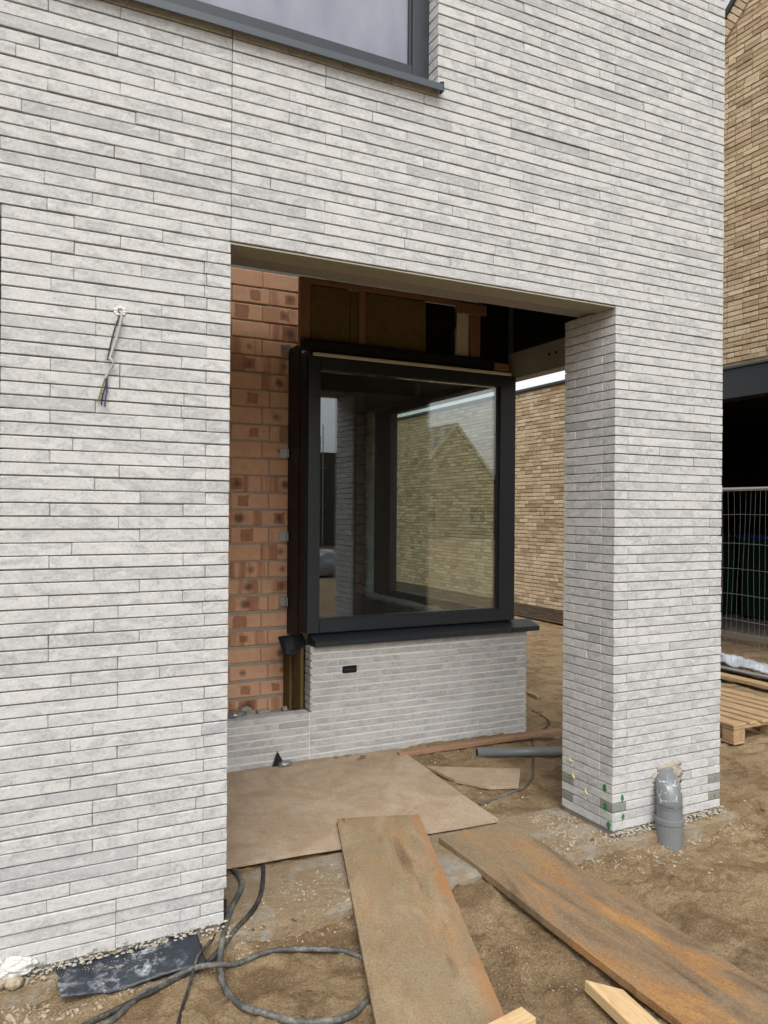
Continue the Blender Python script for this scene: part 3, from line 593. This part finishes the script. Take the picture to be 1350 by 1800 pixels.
# ------------------------------------------------------------------ things by the house
# wires hanging out of the pier
wc = thing('electric_cable', 'loose electric cable with bare coloured wires hanging from a hole in the grey pier', 'cable', (.42, 0, 2.1))
tube(smoothpath([(.424, .02, 2.476), (.426, -.012, 2.474), (.427, -.018, 2.448), (.412, -.016, 2.379), (.395, -.016, 2.322), (.384, -.017, 2.284)]), .0052, 8).out('sheath', MT['sheath'], wc)
tube(smoothpath([(.421, -.012, 2.46), (.402, -.014, 2.40), (.386, -.014, 2.33), (.377, -.015, 2.28)]), .0032, 7).out('black_wire', MT['wire2'], wc)
tube(smoothpath([(.384, -.02, 2.29), (.394, -.024, 2.276), (.397, -.02, 2.265), (.384, -.014, 2.244), (.374, -.013, 2.221), (.371, -.012, 2.21)]), .0048, 8).out('sheath', MT['sheath'], wc)
tube(smoothpath([(.373, -.012, 2.224), (.359, -.013, 2.176), (.352, -.012, 2.15), (.341, -.014, 2.117)]), .0031, 6).out('green_wire', MT['wire1'], wc)
tube(smoothpath([(.374, -.013, 2.224), (.371, -.012, 2.18), (.360, -.013, 2.145), (.356, -.014, 2.105)]), .0031, 6).out('black_wire', MT['wire2'], wc)
tube(smoothpath([(.376, -.012, 2.224), (.376, -.013, 2.17), (.372, -.012, 2.14), (.368, -.014, 2.10)]), .0031, 6).out('blue_wire', MT['wire3'], wc)
g = G()
for i in range(9): g.add(*lump((.424 + .017 * math.cos(i * .7), -.001, 2.478 + .015 * math.sin(i * .7)), (.009, .005, .007), i, 2, .5))
g.out('mortar_ring', MT['white'], wc, True)
# drain pipe
dp = thing('drain_pipe', 'grey plastic drain elbow leaving the pillar foot and running into the soil', 'pipe', (3.32, -.08, -.1))
XP = 3.318
path = [(XP + .10, .08, .205), (XP + .055, .0, .205)] + [(XP + .055 * (1 - math.sin(a)), -.085 * math.sin(a), .115 + .09 * math.cos(a)) for a in [i * math.pi / 20 for i in range(1, 11)]] + [(XP, -.085, .09)]
tube(path, .068, 24).out('elbow', MT['pvc_smear'], dp, True); tube([(XP, -.085, .092), (XP, -.085, .098)], .0715, 24).out('elbow_lip', MT['pvc'], dp, False)
tube([(XP, -.085, .09), (XP, -.085, .02)], .0685, 24, None, False).out('pipe_length', MT['pvc'], dp, True)
tube([(XP, -.085, .032), (XP, -.085, .03), (XP, -.085, .006), (XP, -.085, .0), (XP, -.085, -.2)], [.071, .0775, .0775, .074, .074], 24).out('socket', MT['pvc'], dp, False)
def board(name, a, ydir, L, W, T, mat, label=None, cat=None, ragged=.004, warp=.004, nl=40, nw=8, group=None):
    """a: back-left top corner; ydir: direction of the length; the board runs to its right and forwards"""
    a = Vector(a); yd = Vector(ydir).normalized(); xd = yd.cross(Vector((0, 0, 1))).normalized(); zd = xd.cross(yd)
    M = Matrix(((xd.x, yd.x, zd.x, a.x), (xd.y, yd.y, zd.y, a.y), (xd.z, yd.z, zd.z, a.z), (0, 0, 0, 1)))
    v = []; f = []; s = random.random() * 50; nlw = (nl + 1) * (nw + 1)
    for lay in (0, 1):
        for i in range(nl + 1):
            for j in range(nw + 1):
                y = -L * i / nl; x = W * j / nw
                e0 = ragged * noise.fractal(Vector((y * 20 + s, 0, j)), 1, 2, 4) if j in (0, nw) else 0
                e1 = ragged * noise.fractal(Vector((x * 14 + s, 5, i)), 1, 2, 4) if i in (0, nl) else 0
                zz = warp * noise.noise(Vector((x * 2.2 + s, y * 1.3, 0))); v.append((x + e0, y + e1, zz - (T if lay else 0)))
    q = lambda i, j, l: l * nlw + i * (nw + 1) + j
    for i in range(nl):
        for j in range(nw): f.append((q(i, j, 0), q(i + 1, j, 0), q(i + 1, j + 1, 0), q(i, j + 1, 0))); f.append((q(i, j, 1), q(i, j + 1, 1), q(i + 1, j + 1, 1), q(i + 1, j, 1)))
    for i in range(nl): f.append((q(i, 0, 0), q(i, 0, 1), q(i + 1, 0, 1), q(i + 1, 0, 0))); f.append((q(i, nw, 0), q(i + 1, nw, 0), q(i + 1, nw, 1), q(i, nw, 1)))
    for j in range(nw): f.append((q(0, j, 0), q(0, j + 1, 0), q(0, j + 1, 1), q(0, j, 1))); f.append((q(nl, j, 0), q(nl, j, 1), q(nl, j + 1, 1), q(nl, j + 1, 0)))
    o = obj(name, v, f, mat, None, False, M)
    if label: tag(o, label, cat, group)
    return o
ca = R(-3.8); rx, ry = Vector((math.cos(ca), math.sin(ca), 0)), Vector((-math.sin(ca), math.cos(ca), 0))
bl = Vector((2.53, .415, -.022)) + ry * 1.385 - rx * 2.3
board('plywood_sheet', bl, ry, 1.385, 2.3, .018, MT['dirty'], 'large dirty plywood sheet lying flat on the porch floor below the window', 'plywood', .003, .008, 30, 40)
a = Vector((1.677, .729, .014)); d = Vector((.485, 1.479, .096))
board('muddy_plank', a, d, 2.0, .458, .027, MT['plank1'], 'wide muddy board leading from the plywood sheet down to the bottom edge', 'board', .0025, .006, 120, 16)
a = Vector((2.099, .345, -.022)); d = Vector((-.061, 1.565, .068))
board('rusty_plank', a, d, 2.3, .462, .032, MT['plank2'], 'wide orange-brown stained board lying on the soil in front of the pillar', 'board', .003, .01, 120, 16)
# battens and offcuts
def bar(name, p, q, w_, h, mat, label, cat, cut=0., c=.003):
    p = Vector(p); q = Vector(q); yd = (q - p).normalized(); xd = yd.cross(Vector((0, 0, 1))).normalized(); zd = xd.cross(yd)
    M = Matrix(((xd.x, yd.x, zd.x, p.x), (xd.y, yd.y, zd.y, p.y), (xd.z, yd.z, zd.z, p.z), (0, 0, 0, 1))); v, f = cbox(-w_ / 2, w_ / 2, 0, (q - p).length, -h / 2, h / 2, c)
    v = [(x, y + (cut * x if y < .05 else 0), z) for x, y, z in v]
    return tag(obj(name, v, f, mat, None, False, M), label, cat)
bar('timber_batten', (2.55, 1.665, -.02), (3.96, 1.60, -.005), .06, .03, MT['batten'], 'long reddish timber batten lying along the foot of the bay wall', 'batten')
bar('timber_offcut', (2.045, -.955, -.09), (1.995, -1.5, -.10), .10, .045, MT['fresh'], 'fresh yellow timber offcut lying beside the orange-brown board', 'timber', -1.0)
bar('timber_block', (1.675, -.985, -.072), (1.1, -1.06, -.078), .072, .05, MT['fresh'], 'short pale sawn timber lying across the muddy board at the bottom edge', 'timber')
pts = [(2.632, 1.401), (3.185, 1.086), (2.977, .825), (2.795, .89), (2.665, 1.089)]
v = [(x, y, -.036) for x, y in pts] + [(x, y, -.054) for x, y in pts]
tag(obj('plywood_offcut', v, [(4, 3, 2, 1, 0), (5, 6, 7, 8, 9)] + [(i, (i + 1) % 5, 5 + (i + 1) % 5, 5 + i) for i in range(5)], MT['dirty']), 'small angular plywood offcut lying on soil below the grey pipe', 'plywood')
g = tube([(3.085, 1.464, -.02), (4.0, 1.10, -.03)], .033, 16); g2 = tube([(3.083, 1.4648, -.02), (3.14, 1.442, -.021)], .028, 16)
pp = thing('loose_pipe', 'loose grey plastic pipe lying on soil behind the brick pillar', 'pipe', (3.5, 1.3, -.05)); g.out('pipe_body', MT['pvc'], pp, True); g2.out('pipe_bore', MT['black'], pp, True)  # black plug at the pipe mouth stands for shade in the hollow
def hose(name, pts, r, mat, label, cat='hose', lift=None, n=10):
    P = []
    for i, q in enumerate(pts):
        z = (q[2] if len(q) > 2 else max(sum(top(q[0] + a, q[1] + b) for a in (-.05, 0, .05) for b in (-.05, 0, .05)) / 9, top(q[0], q[1]) - .004) + r * .9); P.append((q[0], q[1], z))
    P = smoothpath(P, 8)
    for _ in range(26): P = [P[0]] + [(P[i - 1] + P[i] * 2 + P[i + 1]) / 4 for i in range(1, len(P) - 1)] + [P[-1]]
    return tag(tube(P, r, n).out(name, mat, None, True), label, cat)
A = [(1.029, .62, -.062), (1.04, .498), (1.04, .357), (.998, .262), (.935, .169), (.872, .034, -.045), (.815, -.096, -.065), (.79, -.187), (.78, -.331), (.806, -.443), (.851, -.524), (.928, -.59), (1.004, -.633), (1.09, -.652), (1.161, -.64), (1.235, -.59), (1.30, -.521), (1.42, -.42)]
hose('hose', A, .0125, MT['hose'], 'dusty grey hose curling in a wide loop beside the muddy board')
B = [(1.215, .60, -.062), (1.139, .351), (1.064, .174), (.989, .069), (.886, -.029), (.798, -.093), (.731, -.118), (.622, -.148), (.528, -.195), (.387, -.238), (.231, -.288), (.1, -.35), (-.1, -.4)]
hose('cable', B, .0105, MT['hosed'], 'dark cable running from under the plywood sheet past the black plastic strip', 'cable')
Cc = [(1.40, -.40), (1.337, -.31), (1.305, -.249), (1.198, -.18), (1.089, -.135), (.977, -.127), (.873, -.159), (.8, -.178, -.082), (.779, -.178, -.08), (.702, -.147, -.082), (.609, -.142), (.509, -.186), (.441, -.228), (.382, -.282), (.301, -.322), (.2, -.40), (.05, -.45)]
hose('cable', Cc, .0105, MT['hose'], 'grey cable arching from under the muddy board to the lower left edge', 'cable')
D = [(.925, .24), (.905, .161), (.84, .015, -.06), (.737, -.092, -.06), (.718, -.112, -.065), (.666, -.21), (.611, -.335), (.569, -.442), (.53, -.6)]
hose('cable', D, .0065, MT['hosed'], 'thin dark cable crossing under the others down to the bottom edge', 'cable')
E1 = [(3.77, 1.72), (3.562, 1.433), (3.432, 1.268), (3.278, 1.072), (3.167, .931), (3.088, .864), (3.016, .823), (2.917, .796), (2.788, .75), (2.6, .70)]
hose('cable', E1, .0085, MT['hose'], 'thin grey cable on the soil passing under the loose grey pipe', 'cable')
E2 = [(4.357, 2.481), (4.285, 2.2), (4.248, 2.103), (4.188, 2.02), (4.008, 1.893)]
hose('cable', E2, .007, MT['hosed'], 'short dark cable bent on the soil beyond the bay corner', 'cable')
# black plastic strip by the pier
v = []; f = []; n1, n2 = 50, 14
for i in range(n1 + 1):
    for j in range(n2 + 1):
        a = i / n1; b = j / n2; x = .205 + .535 * a + .012 * b + .006 * fbm(0, b, 5, 3, 3) * (i in (0, n1)); y = .046 - .165 * b + .006 * fbm(a, 0, 8, 3, 6) * (j in (0, n2)) - .02 * a
        v.append((x, y, -.034 - .064 * b ** 1.3 + .010 * math.sin(a * 7 + 2) * b + .005 * fbm(x, y, 9, 3, 12) + .004 * abs(fbm(x, y, 26, 3, 2))))
for i in range(n1):
    for j in range(n2): a = i * (n2 + 1) + j; f.append((a, a + 1, a + n2 + 2, a + n2 + 1))
o = obj('plastic_strip', v, f, MT['dpc'], None, True); md = o.modifiers.new('thickness', 'SOLIDIFY'); md.thickness = .003; tag(o, 'black damp-proof plastic strip smeared with mortar at the foot of the pier', 'plastic strip')
# stones and mortar
g = G()
g.add(*lump((.06, .0, .0), (.085, .03, .035), 5, 5, .28, 2.0)); g.add(*lump((-.02, .0, .022), (.06, .03, .04), 8, 5, .28, 2.0))
tag(g.out('mortar_lump', MT['foam'], None, True), 'white foam-like mortar lump stuck to the lower left end of the pier', 'mortar')
for i, (x, y, s, lb) in enumerate(((.065, -.03, .032, 'large pale stone lying left of the black plastic strip'), (.012, -.01, .036, 'white stone at the left edge beneath the mortar lump'))):
    tag(obj('stone', *lump((x, y, top(x, y) + s * .45), (s, s * .8, s * .65), i * 5, 3, .25), MT['stone'], None, True), lb, 'stone')
# folded black plastic and foil against the ledge
v, f = [], []
tr = [(1.66, 1.79, -.03), (1.76, 1.80, -.03), (1.705, 1.82, .075)]
g = G(); g.add([tr[0], tr[1], tr[2], (1.665, 1.815, -.03), (1.765, 1.822, -.03)], [(0, 1, 2), (3, 2, 4), (0, 2, 3), (1, 4, 2), (0, 3, 4, 1)])
tag(g.out('plastic_scrap', MT['epdm']), 'black triangular plastic scrap standing against the ledge wall', 'plastic scrap')
tag(obj('foil_scrap', *lump((1.745, 1.77, -.005), (.045, .025, .02), 4, 3, .5, 4), MT['galv'], None, True), 'crumpled shiny foil scrap beside the black triangular plastic', 'foil')
tag(obj('foil_scrap', *lump((1.45, 1.95, .32), (.07, .05, .025), 9, 3, .55, 4), MT['galv'], None, True), 'crumpled foil lying on the ledge before the red bricks', 'foil')
g = G()
for i in range(40): g.add(*lump((random.uniform(1.0, 1.9), random.uniform(1.94, 2.2), .25 + random.uniform(-.01, .03)), (random.uniform(.02, .06), .04, .025), i, 2, .4))
G().box(.43, 1.9, 1.931, 2.249, -.05, .245).out('cavity_fill', MT['rmortar'], house); tag(g.out('mortar_droppings', MT['rmortar'], house, True), kind='stuff')
for i, (y, z, s, lb) in enumerate(((.21, .137, .016, 'yellow tape scrap stuck on the pillar side, nearest the pillar front'), (.315, .19, .013, 'yellow tape scrap stuck on the pillar side, above the dark brick'), (.345, .275, .011, 'topmost yellow tape scrap stuck on the pillar side'))):
    tag(tube(smoothpath([(2.983, y, z + s), (2.975, y - .004, z), (2.981, y - .014, z - s * 1.3)]), [.002] * 7 + [.0045] * 6, 6).out('tape_scrap', MT['yellow']), lb, 'tape')
# ------------------------------------------------------------------ pallet and plank beside the house
pal = thing('pallet', 'light wooden pallet lying on the soil right of the pillar', 'pallet', (5.7, 1.6, -.1))
def pbox(n, m, *b):
    c = ((b[0] + b[1]) / 2, (b[2] + b[3]) / 2, (b[4] + b[5]) / 2); return obj(n, *cbox(b[0] - c[0], b[1] - c[0], b[2] - c[1], b[3] - c[1], b[4] - c[2], b[5] - c[2], .004), m, pal, False, Matrix.Translation(c))
for x, w_ in ((5.165, .145), (5.352, .09), (5.487, .09), (5.62, .145), (5.812, .09), (5.95, .09), (6.09, .11)): pbox('deck_board', MT['pallet'], x, x + w_, .985 + random.uniform(-.01, .01), 2.19, .028, .05)
for y in (.99, 1.52, 2.05): pbox('bearer', MT['pallet'], 5.17, 6.2, y, y + .12, .005, .027)
for x in (5.175, 5.62, 6.06):
    pbox('bottom_board', MT['pallet'], x, x + .12, .99, 2.18, -.112, -.092)
    for y in (.995, 1.53, 2.055): pbox('block', MT['pallet'], x, x + .13, y, y + .11, -.091, .004)
bar('timber_plank', (7.12, 1.2, -.07), (7.12, 3.2, -.07), .13, .04, MT['pallet'], 'weathered plank lying on the ground behind the pallet', 'plank')
bar('timber_lath', (4.75, 2.9, -.1), (4.8, 3.6, -.1), .03, .02, MT['pallet'], 'thin pale lath lying on the soil before the tan wall', 'lath')
# ------------------------------------------------------------------ site fence
fe = thing('site_fence', 'galvanised wire mesh site fence panel in front of the dark carport', 'fence', (7.3, 2.2, -.1))
FX, FY0, FY1 = 7.3, .5, 3.95
tube([(FX, FY0, 1.97), (FX, FY1, 1.985)], .021, 10).out('top_rail', MT['galv'], fe, True); tube([(FX, FY0, -.03), (FX, FY1, -.02)], .021, 10).out('bottom_rail', MT['galv'], fe, True)
for y in (FY0, FY1): tube([(FX, y, -.1), (FX, y, 1.99)], .021, 10).out('post', MT['galv'], fe, True); G().cb(FX - .3, FX + .3, y - .1, y + .1, -.13, -.0, .02).out('foot', MT['concrete'], fe)
g = G(); y = FY0 + .06; i = 0
while y < FY1:
    tube([(FX + .012 * math.sin(z * 3.1 + i * .9), y + .012 * math.sin(z * 2.4 + i * .21) + .01 * math.sin(i * .37), z) for z in [k * .2 for k in range(0, 10)] + [1.965]], .0014, 4, g, False); y += .068; i += 1
for z in (.25, .53, .81, 1.09, 1.37, 1.69): tube([(FX - .004, FY0 + (FY1 - FY0) * k / 8, z + .012 * math.sin(k * 1.3 + z)) for k in range(9)], .0024, 4, g, False)
g.out('wire_mesh', plain('dull_wire', (.17, .17, .165), .6, .4, .4), fe)
v = []; f = []; n1, n2 = 160, 18
for i in range(n1 + 1):
    for j in range(n2 + 1):
        a = i / n1; b = j / n2; yy = 1.2 + 2.9 * a; v.append((7.36 + .28 * (1 - b) + .05 * fbm(yy, b, 3, 3, 2), yy, -.09 + .17 * math.sin(b * 2.6) + .05 * fbm(yy, b * .6, 4, 3, 8) * (1 - b * .4) + .02 * abs(fbm(yy, b, 14, 3, 5))))
for i in range(n1):
    for j in range(n2): a = i * (n2 + 1) + j; f.append((a, a + 1, a + n2 + 2, a + n2 + 1))
o = obj('plastic_sheeting', v, f, MT['plastic'], None, True); md = o.modifiers.new('thickness', 'SOLIDIFY'); md.thickness = .004; tag(o, 'crumpled pale plastic sheeting along the foot of the site fence', 'sheeting')
# ------------------------------------------------------------------ tan brick neighbour with carport
nh = thing('neighbouring_house', 'tan brick house with gable, dark carport opening and low side wing', 'house', (10, 4, 0))
XT = 8.2; YG = 4.0; ZE = 7.62; SL = .92; YA = -.3
wl = G(); wl.box(XT + .012, XT + .25, YG, 15, -.1, 3.82); wl.box(XT + .0125, XT + .25, -4.6, YG - .001, 3.55, ZE)
ap = ZE + SL * (YG - YA); wl.add([(XT + .0125, YG, ZE), (XT + .0125, YA * 2 - YG, ZE), (XT + .0125, YA, ap), (XT + .25, YG, ZE), (XT + .25, YA * 2 - YG, ZE), (XT + .25, YA, ap)], [(0, 2, 1), (3, 4, 5), (0, 3, 5, 2), (1, 2, 5, 4), (0, 1, 4, 3)])
nwall = wl.out('wall', MT['tmortar'], nh)
TB = []; CT = .0645
def trow(y0, y1, z, dark=False):
    p = y0 - random.choice((0, .11))
    while p < y1:
        L = random.choice((.215, .215, .215, .21, .105)); a, b = max(p, y0), min(p + L, y1)
        if b - a > .03: TB.append((XT + random.gauss(0, .0025), XT + .06, a, b, z + .005 + random.gauss(0, .0018), z + CT - .006 + random.gauss(0, .0018), 'pl' if dark else 'tan', 't'))
        p += L + .011
k = 0; z = -.08
while z < ZE + SL * 2.2:
    if z < 3.76: trow(YG, 13.6, z, z < .06)
    if z > 3.54:
        e = YG if z < ZE else YG - (z - ZE) / SL - .02
        trow(2.0, min(e, YG - .001), z)
    z += CT
def tseen(q):
    p = Vector((q[0], (q[2] + q[3]) / 2, (q[4] + q[5]) / 2)) - CAM; zc = p.dot(FWD); u = 675 + 1352 * p.dot(_r) / zc; vv = 900 - 1352 * p.dot(_u) / zc
    ok = (1268 < u < 1372 and -20 < vv < 660) or (900 < u < 995 and 660 < vv < 1110)
    return (q[3] - q[2]) / zc ** 2 * (1 if ok else .001)
TB.sort(key=lambda q: -tseen(q)); tl = [q for q in TB if q[6] == 'tan']; MT['pl'] = plain('plinth_brick', (.10, .075, .055), .9, .2, 0, .35, 12, .006)
for q in tl[:300]: place(q, nwall, .004)
joined('brickwork', tl[300:], nwall, .004, MT['tan']); joined('plinth_brickwork', [q for q in TB if q[6] == 'pl'], nwall, .004, MT['pl'])
# verge bricks and roof of the gable
s0 = 0; dv = Vector((0, -1, SL)).normalized(); nv = Vector((0, SL, 1)).normalized()
for i in range(34):
    c = Vector((XT + .028, YG, ZE)) + dv * (i * .075 + .04) - nv * .11
    M = Matrix(((1, 0, 0, c.x), (0, dv.y, nv.y, c.y), (0, dv.z, nv.z, c.z), (0, 0, 0, 1)))
    if i == 0: vm = mesh('verge_brick', *cbox(-.05, .05, -.031, .031, -.105, .105, .004), MT['tan'])
    link('verge_brick', vm, nh, M)
for s in (1, -1):
    v = []; y0 = YA; y1 = YA + s * (YG - YA + .12); z0 = ap + .06; z1 = ZE - SL * .12 + .06
    for xx in (XT - .05, XT + 8): v += [(xx, y0, z0), (xx, y1, z1), (xx, y1, z1 - .09), (xx, y0, z0 - .09)]
    obj('roof_slope', v, [(0, 1, 2, 3), (7, 6, 5, 4), (0, 4, 5, 1), (1, 5, 6, 2), (2, 6, 7, 3), (3, 7, 4, 0)], MT['roof'], nh)
G().cb(XT - .035, XT + .3, YG + .002, 15.03, 3.815, 3.862, .006).out('coping', MT['anth'], nh); G().box(XT + .26, XT + 4, YG + .01, 15, 3.6, 3.75).out('wing_roof', MT['roof'], nh)
G().cb(XT - .03, XT + .22, -4.6, YG + .12, 3.15, 3.515, .006).out('carport_beam', MT['anth'], nh); G().cb(XT - .055, XT + .1, -4.6, YG + .13, 3.517, 3.548, .004).out('beam_flashing', MT['sill'], nh)
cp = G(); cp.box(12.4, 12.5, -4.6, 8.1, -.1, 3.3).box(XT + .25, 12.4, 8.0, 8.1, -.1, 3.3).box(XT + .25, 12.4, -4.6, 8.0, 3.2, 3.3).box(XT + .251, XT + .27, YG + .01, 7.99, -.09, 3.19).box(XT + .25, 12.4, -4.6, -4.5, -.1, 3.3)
cp.out('carport_lining', MT['void'], nh); G().box(XT + .26, 16, -4.5, 3.9, 3.6, 7.4).out('upper_storey', MT['inwall'], nh)  # carport walls and ceiling coloured black to stand for the shade inside
tag(G().box(9.9, 12.39, -4.4, 7.98, -.12, -.07).out('paving', MT['paver']), 'dark brick paving inside the carport', None, None, 'structure')
tag(G().cb(9.78, 9.89, -4.4, 7.98, -.16, -.05, .01).out('kerb', MT['concrete']), 'pale concrete kerb along the carport paving', None, None, 'structure')
for nm, y, m, lb in (('wheeled_bin', 6.35, 'bin', 'dark green wheeled bin in the shade of the carport'), ('wheeled_bin', 5.6, 'blue', 'wheeled bin with blue lid in the shade of the carport')):
    b = thing(nm, lb, 'bin', (11.6, y, -.07), 'bins in the carport')
    v = [(11.6 + sx * (.2 + .06 * k), y + sy * (.22 + .06 * k), -.02 + 1.3 * k) for k in (0, 1) for sx, sy in ((-1, -1), (1, -1), (1, 1), (-1, 1))]
    obj('body', v, [(3, 2, 1, 0), (4, 5, 6, 7), (0, 1, 5, 4), (1, 2, 6, 5), (2, 3, 7, 6), (3, 0, 4, 7)], MT['bin'], b)
    G().cb(11.3, 11.9, y - .31, y + .31, 1.282, 1.36, .02).out('lid', MT[m], b); G().cb(11.86, 11.93, y - .25, y + .25, 1.25, 1.28, .01).out('handle', MT['bin'], b)
    for sy in (-.26, .26): tube([(11.78, y + sy - .03, .03), (11.78, y + sy + .03, .03)], .1, 16).out('wheel', MT['black'], b)
# ------------------------------------------------------------------ across the street (mirrored in the glass)
oh = thing('opposite_house', 'brick house with white-edged gable standing across the site', 'house', (30.2, -46, 0))
gx0, gx1, ax, az, ez, yg = 25.0, 35.4, 30.25, 8.1, 2.3, -41.6
v = [(gx0, yg, -.1), (gx1, yg, -.1), (gx1, yg, ez), (ax, yg, az), (gx0, yg, ez)]; v += [(x, yg - 9, z) for x, _, z in v]
obj('wall', v, [(0, 1, 2, 3, 4), (9, 8, 7, 6, 5), (0, 5, 6, 1), (1, 6, 7, 2), (4, 9, 5, 0)], MT['tan'], oh)
for xe in (gx0, gx1):
    d = .35 if xe > ax else -.35; v = []
    for yy in (yg + .3, yg - 9.3): v += [(ax, yy, az + .25), (xe + d, yy, ez - .2), (xe + d, yy, ez - .4), (ax, yy, az + .03)]
    obj('roof_slope', v, [(0, 1, 2, 3), (7, 6, 5, 4), (0, 4, 5, 1), (1, 5, 6, 2), (2, 6, 7, 3), (3, 7, 4, 0)], MT['roof'], oh)
    v = [(x, yy, z) for yy in (yg + .31, yg + .36) for x, z in ((ax, az + .26), (xe + d, ez - .19), (xe + d, ez - .5), (ax, az - .05))]
    obj('verge_board', v, [(0, 1, 2, 3), (7, 6, 5, 4), (0, 4, 5, 1), (1, 5, 6, 2), (2, 6, 7, 3), (3, 7, 4, 0)], MT['wht'], oh)
for x in (27.2, 31.5):
    wn = G().cb(x, x + 1.5, yg + .002, yg + .06, .9, 2.2, .01).out('window', MT['wht'], oh); G().box(x + .08, x + 1.42, yg + .061, yg + .07, .98, 2.12).out('pane', MT['slate'], wn)
sh = thing('unfinished_house', 'unfinished grey block house wrapped in green scaffold netting', 'house', (14, -34, 0))
G().box(6, 17.5, -40, -31.6, -.1, 4.9).out('wall', MT['inwall'], sh); G().box(5.9, 15.3, -31.0, -30.95, 4.85, 5.7).out('scaffold_netting', MT['net'], sh)
for x in (6.5, 8.5, 10.5, 12.5, 14.5, 15.4): tube([(x, -30.9, -.1), (x, -30.9, 6.3)], .03, 6).out('scaffold_pole', MT['galv'], sh)
for z in (2.0, 4.0): G().box(5.9, 15.6, -31.5, -30.85, z, z + .05).out('scaffold_deck', MT['pallet'], sh)
tag(obj('bulk_bag', *lump((8.1, -13.3, .22), (.75, .5, .42), 3, 4, .15, 2, -.1), MT['plastic'], None, True), 'white bulk bag standing on the grass across the site', 'bag')
v = [(-40, -29, -.105), (9.5, -29, -.105), (9.5, -13.8, -.105), (-40, -13.8, -.105)]
tag(obj('lawn', v, [(0, 1, 2, 3)], MT['grass']), 'green grass beyond the site', None, None, 'structure')
